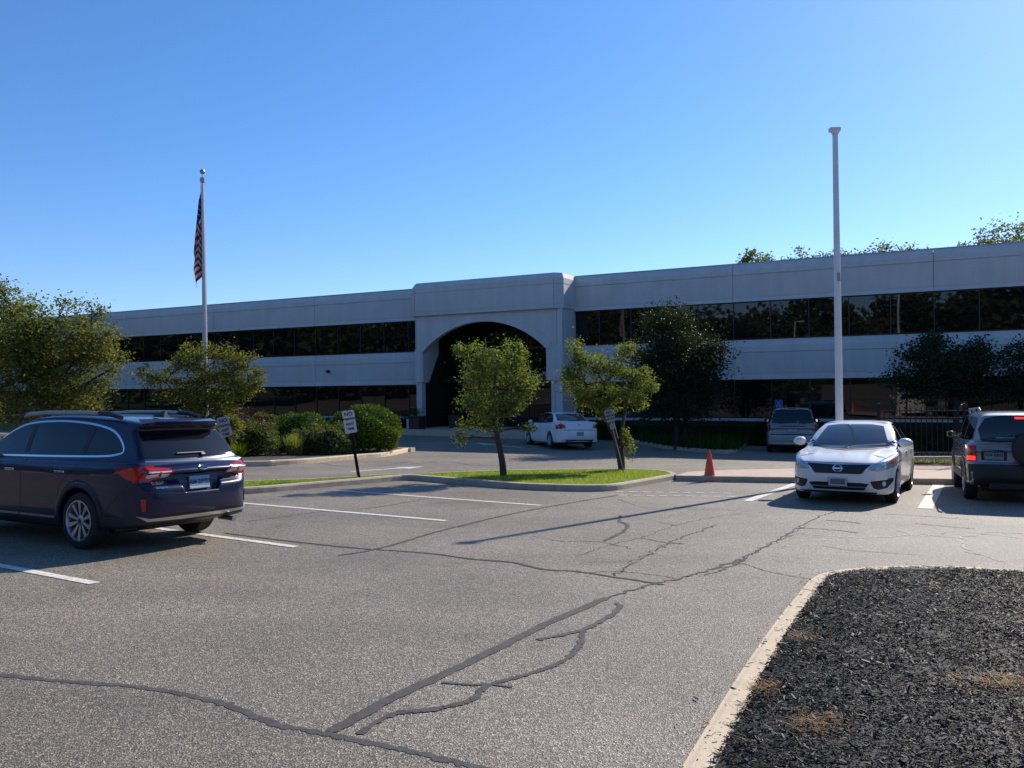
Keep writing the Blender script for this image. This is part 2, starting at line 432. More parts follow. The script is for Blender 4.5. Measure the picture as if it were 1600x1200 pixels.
# painted stall lines
def line(name, a, b, w, mat, h=.006):
    V, F = ribbon([np.array(survey(*a)) * (1 - t) + np.array(survey(*b)) * t for t in np.linspace(0, 1, 9)], w, h)
    tag(mesh(name, V, F, mat), kind='structure')
line('stall_line', (-330, 822), (148, 912), .115, M['paint'])
line('stall_line', (195, 819), (463, 855), .115, M['paint'])
line('stall_line', (375, 786), (697, 814), .115, M['paint'])
line('stall_line', (520, 766), (845, 790), .115, M['paint'])
line('stall_line', (1243, 756), (1168, 783), .17, M['paint'])
line('stall_line', (1467, 757), (1445, 795), .23, M['paint'])
for v0, off in ((768.5, 0), (774, 6)):
    for k in range(9):
        u = 962 + k * 21 + off
        line('worn_paint_dash', (u, v0 + k * .3), (u + 12, v0 + k * .3 + .2), .13, M['worn'])
def arrow(tip, tail, name='painted_arrow', w=.16, hw=.34, hl=.34):
    a = np.array(survey(*tip)); b = np.array(survey(*tail)); d = a - b; L = np.hypot(*d); d /= L; n_ = np.array([-d[1], d[0]])
    P = [b + n_ * w / 2, b + d * L * (1 - hl) + n_ * w / 2, b + d * L * (1 - hl) + n_ * hw, a, b + d * L * (1 - hl) - n_ * hw, b + d * L * (1 - hl) - n_ * w / 2, b - n_ * w / 2]
    V = [(*p, gz(*p) + .006) for p in P[::-1]]
    tag(mesh(name, V, [tuple(range(7))], M['paint']), kind='structure')
arrow((664, 729), (549, 737))
arrow((742, 696), (815, 701))

# sealed cracks and open cracks
def crack(pts, w, mat, jit=.25, n=7, wob=.02, h=.0045, name='crack_sealant'):
    P = cr([survey(*p) for p in pts], n * 2)
    P = [p + RNG.normal(0, wob, 2) * (1 if 0 < i < len(P) - 1 else 0) for i, p in enumerate(P)]
    V, F = ribbon(P, w, h, jit); return V, F
def cracks(name, items, mat, h):
    mb = MB()
    for k, (pts, w, wob) in enumerate(items):
        V, F = crack(pts, w, None, .38 if w < .06 else .12, 7 if w < .06 else 3, wob if w < .06 else .004, h + k * .00012); mb.add(V, F)
    tag(mb.build(name, mat), kind='structure')
cracks('crack_sealant', [
    ([(-420, 1008), (0, 1055), (110, 1066), (230, 1076), (340, 1098), (430, 1132), (500, 1146), (600, 1166), (690, 1186), (760, 1204)], .05, .006),
    ([(515, 1144), (560, 1120), (625, 1085), (690, 1056), (740, 1032), (800, 1002), (850, 977), (900, 955), (950, 934)], .085, .010),
    ([(560, 1148), (610, 1118), (665, 1110), (700, 1104), (738, 1094), (760, 1072), (800, 1061), (850, 1046), (885, 1030), (905, 1008), (912, 985)], .045, .004),
    ([(690, 1067), (730, 1070), (765, 1070), (800, 1074)], .028, .003),
    ([(620, 1112), (670, 1112), (698, 1106)], .022, .004),
    ([(840, 1000), (880, 992), (912, 984), (950, 965), (968, 950), (962, 942)], .05, .004),
    ([(950, 934), (1010, 916), (1060, 905), (1110, 890), (1160, 874)], .028, .02),
    ([(530, 868), (570, 862), (620, 850), (680, 832), (740, 817), (800, 803), (880, 788), (965, 774)], .05, .006),
    ([(350, 833), (420, 842), (500, 851), (560, 857), (620, 861), (680, 866), (740, 874), (800, 879), (850, 890), (900, 893), (960, 902), (1040, 914)], .045, .006),
    ([(970, 805), (968, 815), (980, 820), (975, 830), (960, 838), (945, 846)], .05, .012),
    ([(385, 815), (440, 808), (500, 800), (580, 794), (665, 780)], .022, .006),
], M['seal'], .0045)
cracks('open_crack', [
    ([(1310, 797), (1270, 812), (1225, 838), (1180, 862), (1150, 882), (1100, 900)], .02, .02),
    ([(1262, 822), (1215, 845), (1165, 872), (1120, 886)], .012, .03),
    ([(905, 868), (960, 850), (1010, 838), (1060, 820), (1130, 806), (1200, 800)], .010, .02),
    ([(830, 838), (880, 846), (930, 846), (990, 858)], .012, .02),
    ([(1060, 905), (1000, 896), (955, 893), (900, 896)], .012, .015),
    ([(1160, 880), (1200, 893), (1268, 906)], .014, .01),
    ([(1290, 813), (1320, 815), (1345, 818)], .03, .01),
    ([(1240, 825), (1300, 828), (1340, 833)], .025, .01),
    ([(1375, 803), (1430, 806), (1515, 812)], .02, .01),
    ([(1430, 818), (1480, 823), (1520, 826)], .02, .02),
    ([(965, 780), (1010, 793), (1085, 793), (1150, 798), (1190, 801)], .012, .01),
    ([(1120, 820), (1080, 835), (1045, 850), (1020, 863), (1000, 873), (960, 900)], .016, .03),
    ([(1000, 841), (1040, 848), (1070, 850)], .018, .02),
    ([(1285, 853), (1330, 860), (1440, 868)], .012, .01),
    ([(960, 806), (1010, 812), (1060, 822)], .01, .01),
    ([(640, 725), (700, 722), (740, 727), (800, 728)], .04, .03),
    ([(500, 724), (560, 730), (640, 722)], .04, .03),
], M['hair'], .004)
cracks('pale_crack', [
    ([(1230, 832), (1300, 838), (1370, 841), (1430, 835), (1500, 840), (1545, 832), (1600, 834)], .022, .03),
    ([(1500, 838), (1510, 860), (1530, 866), (1570, 878)], .016, .03),
    ([(1400, 827), (1440, 838), (1500, 831), (1600, 842)], .014, .03),
], M['pale'], .004)

# kerbed grass island
def px(*p): return [survey(*q) for q in p]
isl_front = px((60, 790), (200, 781), (385, 772), (470, 765), (560, 757), (628, 751), (660, 752), (730, 758), (800, 764), (870, 767), (930, 768), (965, 766), (1005, 759), (1054, 750))
isl_back = [survey(u, v, .12) for u, v in ((1060, 742), (1045, 736), (1000, 733), (900, 733), (790, 734.5), (720, 737), (670, 739), (630, 740.5), (600, 741), (560, 743.5), (480, 748), (388, 751), (200, 757), (60, 762))]
isl = cr(isl_front, 4) + cr(isl_back, 4)
isl = [p for i, p in enumerate(isl) if np.hypot(*(p - isl[i - 1])) > .03]
tag(kerb('kerb', isl, .15, .13, M['kerb'], closed=True, side=1), kind='structure')
isl_in = offs(isl, .15, True)
tag(sheet('lawn', isl_in, .115, M['turf'], .5), kind='structure')

# pavement beyond the white car
wk = px((1056, 752), (1110, 753), (1240, 755), (1430, 757), (1600, 760), (1900, 766)) + [(19, 17.5), (19.6, 20.0)] + [survey(u, v, .13) for u, v in ((1800, 735), (1600, 729), (1430, 727), (1240, 732), (1140, 734), (1075, 737))]
wk = [np.array(p) for p in wk]
wk_front = wk[:6]
tag(kerb('kerb', cr(wk_front, 5), .15, .135, M['kerb'], side=1), kind='structure')
inner = offs(cr(wk_front, 5), .152)
tag(sheet('pavement', list(inner) + wk[6:], .13, M['walk'], .6), kind='structure')
# planting strip behind the pavement with its own kerb
st = [survey(u, v, .14) for u, v in ((1290, 727), (1430, 726.5), (1600, 728), (1760, 733))]; st2 = [survey(u, v, .34) for u, v in ((1760, 717), (1600, 714), (1430, 714), (1290, 714.5))]
sA, sB = np.array(st[0]), np.array(st[-1]); sN = np.array(st2[-1])
def bank(x, y):
    t = (y - np.interp(x, [p[0] for p in st], [p[1] for p in st])) / 1.15; return .12 + .20 * min(1, max(0, t))
tag(sheet('planting_strip', st + st2, 0, M['earth'], .3, bump=bank), kind='structure')
tag(kerb('kerb', cr(st2, 5), .12, .35, M['kerb_light'], side=-1), kind='structure')

# left planting bed
bf = [np.array(p) for p in [(-24, 20.5), (-17, 23.2)]] + [np.array(p) for p in px((380, 729), (430, 727), (480, 724), (560, 717), (605, 713), (638, 706))] 
bb = [np.array(p) for p in [(-4.1, 32.4), (-5.2, 33.2), (-9, 34.4), (-16, 37.5), (-26, 42), (-30, 34)]]
bed = cr(bf + bb, 4, closed=True)
tag(kerb('kerb', bed, .17, .15, M['kerb_light'], closed=True, side=1), kind='structure')
tag(sheet('mulch_bed', offs(bed, .17, True), .13, M['earth'], .8), kind='structure')

# right-hand bed at the building, kerb and ground
rb = px((905, 684), (935, 687), (985, 695), (1040, 702), (1100, 707), (1140, 709), (1160, 703), (1172, 697), (1195, 694))
tag(kerb('kerb', cr(rb, 5), .16, .14, M['kerb'], side=1), kind='structure')
rbp = [np.array(p) for p in rb] + [np.array((15.5, 33.2)), np.array((9.5, 36.4)), np.array((4.8, 38.4))]
tag(sheet('planting_bed', cr(rbp[:9], 3) + rbp[9:], .10, M['earth'], .8), kind='structure')

# foreground bark bed, lower right
fo = px((1030, 1260), (1065, 1200), (1108, 1130), (1150, 1062), (1190, 1003), (1220, 962), (1245, 932), (1262, 911), (1280, 899), (1310, 892), (1360, 887), (1420, 885), (1500, 886), (1600, 893), (1720, 903), (1950, 925))
fo = cr(fo, 5)
tag(kerb('foreground_kerb', fo, .145, .014, M['kerb_light'], side=-1), kind='structure')
fin = offs(fo, -.13)
fb = [np.array(p) for p in fin] + [np.array((7.8, 5.2)), np.array((7.5, 1.2)), np.array((1.0, 1.2))]
FBA = np.array([p[:2] for p in fb])
def fbump(x, y):
    d = float(edged(np.array([[x, y]]), FBA)[0]); return .08 * (1 - math.exp(-d / .5)) + .006 * math.sin(x * 7 + y * 4) + .006 * math.sin(y * 9 - x * 5)
tag(sheet('bark_bed', fb, .006, M['black'], .2, bump=fbump), kind='structure')

_v, _f = ribbon([survey(1254, 922), survey(1284, 929)], .012, .0165)
tag(mesh('kerb_joint', _v, _f, M['hair']), kind='structure')
# bark chips
def chips():
    N = 140000
    P = np.stack([RNG.uniform(1.0, 7.4, N * 2), 1.9 + RNG.uniform(0, 1, N * 2) ** 1.15 * 6.6], 1)
    ok = inside(P, FBA) & (np.abs(P[:, 0]) < P[:, 1] * .72 + .3); P = P[ok][:N]
    # loose chips strewn over the kerb
    e = np.array([fin[i] for i in RNG.integers(0, len(fin), 2600)])[:, :2]
    e = e + RNG.normal(0, 1, (2600, 2)) * (.012 + .03 * (1 + np.sin(e[:, :1] * 9 + e[:, 1:] * 7))); E2 = np.array([fo[i][:2] for i in RNG.integers(0, len(fo), 60)]) + RNG.normal(0, .14, (60, 2))
    P = np.concatenate([P, e, E2]); n = len(P)
    d = edged(P, FBA); ins = inside(P, FBA)
    z = np.array([gz(*p) for p in P]) + np.where(ins, .006 + .08 * (1 - np.exp(-d / .5)), .012) + np.where(ins, RNG.uniform(.0, .022, n), 0)
    L = RNG.gamma(3.2, .0062, n).clip(.006, .070); W = L * RNG.uniform(.10, .34, n); H = RNG.uniform(.001, .0035, n)
    yaw = RNG.uniform(0, 2 * np.pi, n); pit = RNG.normal(0, .28, n) * ins; rol = RNG.normal(0, .35, n) * ins
    cy, sy, cp, sp, crr, sr = np.cos(yaw), np.sin(yaw), np.cos(pit), np.sin(pit), np.cos(rol), np.sin(rol)
    ax = np.stack([cy * cp, sy * cp, sp], 1)
    ay = np.stack([-sy * crr - cy * sp * sr, cy * crr - sy * sp * sr, cp * sr], 1); az_ = np.cross(ax, ay)
    c = np.column_stack([P, z]); V = []
    for (a, b, h_) in [(-1, -.7, 0), (.8, -1, 0), (1, .6, 0), (-.7, 1, 0), (-1, -.7, 1), (.8, -1, 1), (1, .6, 1), (-.7, 1, 1)]:
        V.append(c + ax * (a * L / 2)[:, None] + ay * (b * W / 2)[:, None] + az_ * (h_ * H)[:, None])
    V = np.stack(V, 1).reshape(-1, 3); b = np.arange(n)[:, None] * 8
    F = np.concatenate([b + np.array([[4, 5, 6, 7]]), b + np.array([[0, 1, 5, 4]]), b + np.array([[1, 2, 6, 5]]), b + np.array([[2, 3, 7, 6]]), b + np.array([[3, 0, 4, 7]])])
    r = np.tile(RNG.uniform(0, 1, n), 5)
    m, t, bs = nt('bark_chip'); a = node(t, 'ShaderNodeAttribute'); a.attribute_name = 'rnd'
    rp = ramp(t, [(0, (.004, .003, .002)), (.6, (.011, .008, .0055)), (.9, (.027, .019, .013)), (.97, (.07, .057, .045)), (1, (.34, .31, .28))])  # sparkle of the brightest few chips is put into their colour
    t.links.new(a.outputs['Fac'], rp.inputs[0]); t.links.new(rp.outputs[0], bs.inputs['Base Color']); bs.inputs['Roughness'].default_value = .60
    bs.inputs['Specular IOR Level'].default_value = .20
    o = fast('bark_chips', V, F, m, rnd=r)
    tag(o, 'black shredded bark chips heaped in the kerbed bed at lower right', 'mulch', kind='stuff')
chips()
# dry needle tufts
M['dry'] = leafmat('dry_needles', (.22, .11, .035), (.60, .33, .11), .3, (1.2, 1.0, .7))
for k, (u, v, rx, ry, N, lab) in enumerate([(1572, 1076, .26, .13, 900, 'largest orange-brown tuft of dry needles on the bark at the right edge'),
                                     (1190, 1082, .08, .05, 90, 'tuft of dry needles on the kerb edge nearer the bottom of the photo'),
                                     (1252, 1000, .07, .04, 70, 'small tuft of dry needles on the kerb edge farther up the bed'),
                                     (1272, 1138, .12, .10, 130, 'sparse tuft of dry needles lying inside the bark near the bottom')]):
    c = np.array(survey(u, v, .05)); p = c + RNG.normal(0, 1, (N, 2)) * (rx * .6, ry * .6)
    z = np.array([gz(*q) for q in p]) + .06 + RNG.uniform(0, .05, N); a = RNG.uniform(0, 6.28, N); L = RNG.uniform(.03, .09, N)
    dz = RNG.uniform(-.3, .5, N) * L
    A = np.column_stack([p, z]); B = A + np.column_stack([np.cos(a) * L, np.sin(a) * L, dz]); s_ = np.column_stack([-np.sin(a), np.cos(a), np.zeros(N)]) * .0018
    V = np.stack([A - s_, A + s_, B + s_ * .5, B - s_ * .5], 1).reshape(-1, 3); F = np.arange(4 * N).reshape(-1, 4)
    V -= np.array([c[0], c[1], gz(*c)])
    o = fast('dry_needle_tuft', V, F, M['dry'], rnd=RNG.uniform(0, 1, N)); o.location = (c[0], c[1], gz(*c))
    tag(o, lab, 'dry tuft', group='dry needle tufts on the bark bed')

# grass blades
M['grass'] = leafmat('grass_blade', (.15, .20, .012), (.34, .40, .025), .5, (1.6, 1.6, .5))
def grass(name, poly, N, h, hgt, label, mat=None, wid=.006):
    A = np.array([p[:2] for p in poly]); lo, hi = A.min(0), A.max(0)
    P = RNG.uniform(0, 1, (N * 3, 2)) * (hi - lo) + lo; P = P[inside(P, A)][:N]; n = len(P)
    z = np.array([gz(*p) for p in P]) + h; a = RNG.uniform(0, 6.28, n); L = RNG.gamma(6, hgt / 6, n); ln = RNG.normal(0, .35, (n, 2)) * L[:, None]
    s_ = np.column_stack([np.cos(a), np.sin(a), np.zeros(n)]) * wid; B = np.column_stack([P, z]); T = B + np.column_stack([ln, L])
    V = np.stack([B - s_, B + s_, T], 1).reshape(-1, 3)
    o = fast(name, V, np.arange(3 * n).reshape(-1, 3), mat or M['grass'], rnd=RNG.uniform(0, 1, n)); tag(o, label, 'grass', kind='stuff')
grass('grass', isl_in, 42000, .10, .042, 'bright sunlit grass covering the kerbed island')
M['weed'] = leafmat('weed_blade', (.16, .16, .08), (.40, .38, .22), .4, (1.3, 1.3, .7))
grass('ground_cover', st + st2, 5000, .20, .09, 'straggly low weeds in the strip behind the pavement', M['weed'], .012)
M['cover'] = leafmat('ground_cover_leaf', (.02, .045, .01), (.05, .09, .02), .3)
grass('ground_cover', cr(rbp[:9], 3) + rbp[9:], 16000, .08, .30, 'dark low ground cover in the bed before the right wing', M['cover'], .03)

# ================================================================== BUILDING
AZ = -.468; Dn = 39.3
bnx, bny = -math.sin(AZ), math.cos(AZ)
B = empty('office_building', (bnx * Dn, bny * Dn, 0), AZ)
tag(B, 'long two-storey pale concrete office block with dark ribbon windows and an arched entrance', 'office building')
ZT, ZW, ZB, ZS, ZL = 7.19, 5.40, 3.62, 1.77, -.05
S0, S1 = -76.0, 15.0
PW = 1.68
# profiles as (y outward negative, z) rings extruded along x
def extr(mb, prof, x0, x1, m=0):
    n = len(prof); V = [(x0, y, z) for y, z in prof] + [(x1, y, z) for y, z in prof]
    mb.add(V, [tuple(range(n)), tuple(range(2 * n - 1, n - 1, -1))] + [(i, n + i, n + (i + 1) % n, (i + 1) % n) for i in range(n)], m)
g = .034
def band_prof(z0, z1, f_lo, f_hi, yo=0.0, top_slope=.17):
    H = z1 - z0; za = z0 + H * f_lo; zb = z0 + H * f_hi
    return [(yo + .30, z0), (yo - .045, z0), (yo, za - g), (yo + .03, za - g), (yo + .03, za + g * .4), (yo + .012, za + g * .4),
            (yo + .012, zb - g * .6), (yo + .036, zb - g * .6), (yo + .036, zb + g * .4), (yo - .01, zb + g * .4), (yo + .01, z1 - .30), (yo + top_slope, z1), (yo + .30, z1)]
wing_r = (-16.25, S1); wing_l = (S0, -24.9)
jr = [-14.9 + PW * k for k in (4, 9, 14)]; jl = [-26.5 + PW * k for k in (-4, -9, -14, -19, -24, -29)]
def segs(a, b, js):
    e = [a] + sorted(j for j in js if a < j < b) + [b]
    return [(e[i] + (.009 if i else 0), e[i + 1] - (.009 if i < len(e) - 2 else 0)) for i in range(len(e) - 1)]
for (a, b), js in ((wing_r, jr), (wing_l, jl)):
    for x0, x1 in segs(a, b, js):
        mb = MB(); extr(mb, band_prof(ZW, ZT, .11, .70), x0, x1); mb.build('parapet_panel', M['precast'], B)
        mb = MB(); extr(mb, band_prof(ZS, ZB, .15, .68, top_slope=.12), x0, x1); mb.build('spandrel_panel', M['precast'], B)
    mb = MB(); mb.box(a, b, .24, .42, ZL - .1, ZT - .1); mb.build('wall_core', M['joint'], B)
    mb = MB(); mb.box(a, b, .15, .5, ZT - .004, ZT + .045); mb.build('roof_flashing', M['flash'], B)
    mb = MB(); mb.box(a, b, -.06, .2, ZL - .12, ZL); mb.build('window_sill', M['precast'], B)
    mb = MB(); mb.box(a, b, .03, .2, -3.2, ZL - .12); mb.build('base_wall', M['basewall'], B)
    # windows
    n0 = int(math.floor(-(-14.9 - a) / PW)) if a == wing_r[0] else 0
    org = -14.9 if a == wing_r[0] else -26.5
    ks = [k for k in range(-40, 40) if a < org + PW * k < b]
    ed = [a] + [org + PW * k for k in ks] + [b]
    for z0, z1 in ((ZB, ZW), (ZL, ZS)):
        mbf = MB()
        for x in ed[1:-1]: mbf.box(x - .022, x + .022, .085, .15, z0, z1)
        mbf.box(a, b, .10, .16, z1 - .05, z1); mbf.box(a, b, .10, .16, z0, z0 + .05)
        mbf.build('window_frame', M['bronze'], B)
        for i in range(len(ed) - 1):
            if ed[i + 1] - ed[i] < .1: continue
            if ed[i] < -62: continue
            tz = random.gauss(0, .0022); tx = random.gauss(0, .0018)
            cx = (ed[i] + ed[i + 1]) / 2; cz = (z0 + z1) / 2; hw = (ed[i + 1] - ed[i]) / 2 - .022; hz = (z1 - z0) / 2 - .05
            V = [(cx + sx * hw, .125 + yy + sx * hw * tz + sz * hz * tx, cz + sz * hz) for yy in (0, .02) for sx, sz in ((-1, -1), (1, -1), (1, 1), (-1, 1))]
            mesh('window_pane', V, [(0, 1, 2, 3), (7, 6, 5, 4), (0, 4, 5, 1), (1, 5, 6, 2), (2, 6, 7, 3), (3, 7, 4, 0)], M['glass'], B)
# one blank glazed strip for the far, unseen end of the left wing
for za, zb in ((ZB, ZW), (ZL, ZS)):
    mb = MB(); mb.box(S0, -62.6, .125, .15, za, zb); mb.build('far_glazing', M['glass'], B)
PL, PR, PY = -24.95, -16.2, -1.6
# body, roof, end walls
mb = MB(); mb.box(S0, PL, .45, 30, -3.2, ZT - .35); mb.box(PL, PR, 1.6, 30, -3.2, ZT - .35); mb.box(PR, S1, .45, 30, -3.2, ZT - .35); mb.box(PL, PR, .30, 1.6, 5.47, ZT - .35); mb.build('building_mass', M['precast'], B)
mb = MB(); mb.box(S0 + .02, S1 - .02, .47, 29.9, ZT - .35, ZT - .30); mb.build('roof', M['roof'], B)
# portal
PL, PR, PY = -24.95, -16.2, -1.6
def arcpts(n=28):
    cx, rr = -20.78, 5.19; a0 = math.asin(3.66 / rr)
    return [(cx + rr * math.sin(a), 5.0 - rr + rr * math.cos(a)) for a in np.linspace(-a0, a0, n)]
AP = arcpts()
def wall_arch(y0, y1, zt, m=0):
    mb = MB(); pts = [(PL + .05, 3.66), (PL + .05, zt)]
    top = [(PL + .05, zt)] + [(x, zt) for x, z in AP] + [(PR - .03, zt)]; bot = [(PL + .05, 3.66)] + AP + [(PR - .03, 3.66)]
    n = len(top)
    V = [(x, y0, z) for x, z in top] + [(x, y0, z) for x, z in bot] + [(x, y1, z) for x, z in top] + [(x, y1, z) for x, z in bot]
    F = []
    for i in range(n - 1):
        F += [(i, n + i, n + i + 1, i + 1)[::1], (2 * n + i, 2 * n + i + 1, 3 * n + i + 1, 3 * n + i), (n + i, 3 * n + i, 3 * n + i + 1, n + i + 1), (i, i + 1, 2 * n + i + 1, 2 * n + i)]
    F += [(0, 2 * n, 3 * n, n), (n - 1, 2 * n - 1, 4 * n - 1, 3 * n - 1)]
    mb.add(V, F); return mb
wall_arch(PY, PY + .3, 5.46).build('arch_wall', M['precast'], B)
# raised arch trim band
mb = MB(); cx, rr = -20.78, 5.19
A2 = []; n = 28; a0 = math.asin(3.66 / rr)
for a in np.linspace(-a0, a0, n): A2.append((cx + (rr + .42) * math.sin(a), 5.0 - rr + (rr + .42) * math.cos(a)))
V = [(x, PY - .05, z) for x, z in AP] + [(x, PY - .05, z) for x, z in A2] + [(x, PY + .01, z) for x, z in AP] + [(x, PY + .01, z) for x, z in A2]
F = []
for i in range(n - 1): F += [(i, i + 1, n + i + 1, n + i)[::-1], (i, 2 * n + i, 2 * n + i + 1, i + 1), (n + i, n + i + 1, 3 * n + i + 1, 3 * n + i)]
mb.add(V, F); mb.build('arch_trim', M['precast'], B)
# top band with chamfered corners
mb = MB(); yo = PY - .22
def ring(x0, x1, y0, c, z): return [(x0 - .0, .28, z), (x0, y0 + c, z), (x0 + c, y0, z), (x1 - c, y0, z), (x1, y0 + c, z), (x1, .28, z)]
lev = [(5.46, 0), (5.64, 0), (5.64, .022), (5.665, .022), (5.665, .003), (6.66, .003), (6.66, .026), (6.69, .026), (6.69, 0), (6.97, 0), (7.24, .14)]
V = []; F = []
for z, ins in lev: V += ring(PL - .22 + ins, PR + .05 - ins, yo + ins, .32, z)
for k in range(len(lev) - 1):
    for i in range(5): a = k * 6 + i; F.append((a, a + 1, a + 7, a + 6))
F += [tuple(range(5, -1, -1)), tuple(range((len(lev) - 1) * 6, len(lev) * 6))]
mb.add(V, F); mb.build('portal_parapet', M['precast'], B)
for x, ya, za, zb in ((PL + .18, yo, 5.47, 6.96), (PR - .36, yo, 5.47, 6.96), (PL + .1, PY, 3.66, 5.45), (PR - .32, PY, 3.66, 5.45)):
    mb = MB(); mb.box(x, x + .014, ya - .003, ya + .02, za, zb); mb.build('portal_joint', M['joint'], B)
# belt blocks and lower pillars
for x0, x1, s_ in ((PL, PL + .52, -1), (PR - .92, PR, 1)):
    yb = -.02 if s_ > 0 else PY + .30
    mb = MB(); mb.prism([(x0 + .08, PY - .08), (x1 - .08, PY - .08), (x1, PY), (x1, yb), (x0, yb), (x0, PY)], 1.88, 3.66)
    mb.build('belt_block', M['precast'], B)
for x0, x1 in ((PL + .08, PL + .42), (PR - .66, PR - .06)):
    mb = MB()
    w = (x1 - x0) / 3; yb = -.02 if x0 > -20 else PY + .36
    for k in range(3): mb.box(x0 + k * w + (.008 if k else 0), x0 + (k + 1) * w, PY + (.02 if k == 1 else 0), yb, -1.1, 1.88)
    mb.box(x0 + .03, x1 - .03, PY + .06, yb - .03, -1.1, 1.88)
    mb.build('pillar', M['precast'], B)
for x0 in (PR - .3,):
    mb = MB(); mb.box(x0, x0 + .3, PY + .3, -.02, 3.66, 5.46); mb.build('portal_return', M['precast'], B)
mb = MB(); mb.box(PL - .45, PL + .12, PY - .25, PY + .5, -1.3, -.1, bev=.02); mb.build('pillar_block', M['precast'], B)
# recessed entrance glazing
RY = .75
mb = MB(); mb.box(PL, PR, -.02, RY + .1, 5.2, 5.46); mb.build('soffit', M['basewall'], B)
mb = MB(); mb.box(PR - .35, PR, -.02, RY, -1.2, 5.4); mb.build('reveal', M['precast'], B)
Mr = Matrix(((0, 0, 1, PL), (1, 0, 0, 0), (0, 1, 0, 0), (0, 0, 0, 1)))
mb = MB(); mb.prism([(PY + .301, 1.885), (PY + .62, 1.885), (.05, 3.5), (.05, 5.44), (PY + .301, 5.44)], 0, .50, 0, Mr); mb.build('reveal', M['precast'], B)
mb = MB(); mb.box(PL + .02, PL + .40, PY + .37, RY, -1.2, 5.40); mb.build('side_glazing', M['bronze'], B)
mbf = MB(); xs = np.linspace(PL + .35, PR - .35, 7)
for x in xs: mbf.box(x - .03, x + .03, RY - .12, RY, -1.2, 5.3)
for z in (1.95, 3.65, -.9): mbf.box(PL + .3, PR - .3, RY - .13, RY - .01, z - .05, z + .05)
mbf.box(PL + .3, PR - .3, RY - .3, RY - .13, 1.85, 2.1)
mbf.build('entrance_frame', M['bronze'], B)
for i in range(6):
    for z0, z1 in ((-.85, 1.9), (2.0, 3.6), (3.7, 5.2)):
        mb = MB(); t_ = random.gauss(0, .003)
        M4 = Matrix.Translation(((xs[i] + xs[i + 1]) / 2, RY - .06, (z0 + z1) / 2)) @ Matrix.Rotation(t_, 4, 'Z')
        hw = (xs[i + 1] - xs[i]) / 2 - .03
        mb.box(-hw, hw, 0, .02, -(z1 - z0) / 2, (z1 - z0) / 2, M=M4); mb.build('entrance_pane', M['glass'], B)
mb = MB()
for i in (2, 3): mb.tube([(xs[3] + (-.12 if i == 2 else .12), RY - .14, .1), (xs[3] + (-.12 if i == 2 else .12), RY - .14, .9)], .015, 6)
mb.build('door_handle', M['alum'], B)
# entrance pavement
def bl(x, y): return (bnx * Dn + math.cos(AZ) * x - math.sin(AZ) * y, bny * Dn + math.sin(AZ) * x + math.cos(AZ) * y)
mb = MB()
for k in range(7):
    mb.box(-27 + k * 1.75, -27 + (k + 1) * 1.75 - .012, -3.0, 1.0, -1.6, -.60, M=Matrix.Translation((bnx * Dn, bny * Dn, 0)) @ Matrix.Rotation(AZ, 4, 'Z'))
tag(mb.build('entrance_pavement', M['walk']), kind='structure')
# planters beside the pillars
def planter(x, y, lab):
    c = bl(x, y); o = empty('planter', (c[0], c[1], -.6), AZ); tag(o, lab, 'planter', 'square planters at the entrance')
    mb = MB(); mb.prism([(-.33, -.33), (.33, -.33), (.33, .33), (-.33, .33)], 0, .62); mb.box(-.38, .38, -.38, .38, .60, .68, bev=.015); mb.build('pot', M['terracotta'], o)
    N = 500; P = RNG.normal(0, .16, (N, 3)) + (0, 0, .82)
    V, F = leafgeo(P, .07); fast('foliage', V, F, M['cover'], o, rnd=RNG.uniform(0, 1, N))
# camera and small wall light
mb = MB(); mb.box(-32.3, -32.1, -.12, -.0, 2.55, 2.72, bev=.02); mb.build('wall_light', M['black'], B)

# ================================================================== VEGETATION
def limb(mb, a, b, r0, r1, bend=.12, n=5, m=0, sides=6):
    a = np.array(a, float); b = np.array(b, float); L = np.linalg.norm(b - a); mid = RNG.normal(0, bend * L, 3); mid[2] *= .5
    P = [a + (b - a) * t + mid * 4 * t * (1 - t) * .5 for t in np.linspace(0, 1, n)]
    mb.tube(P, list(np.linspace(r0, r1, n)), sides, m); return P

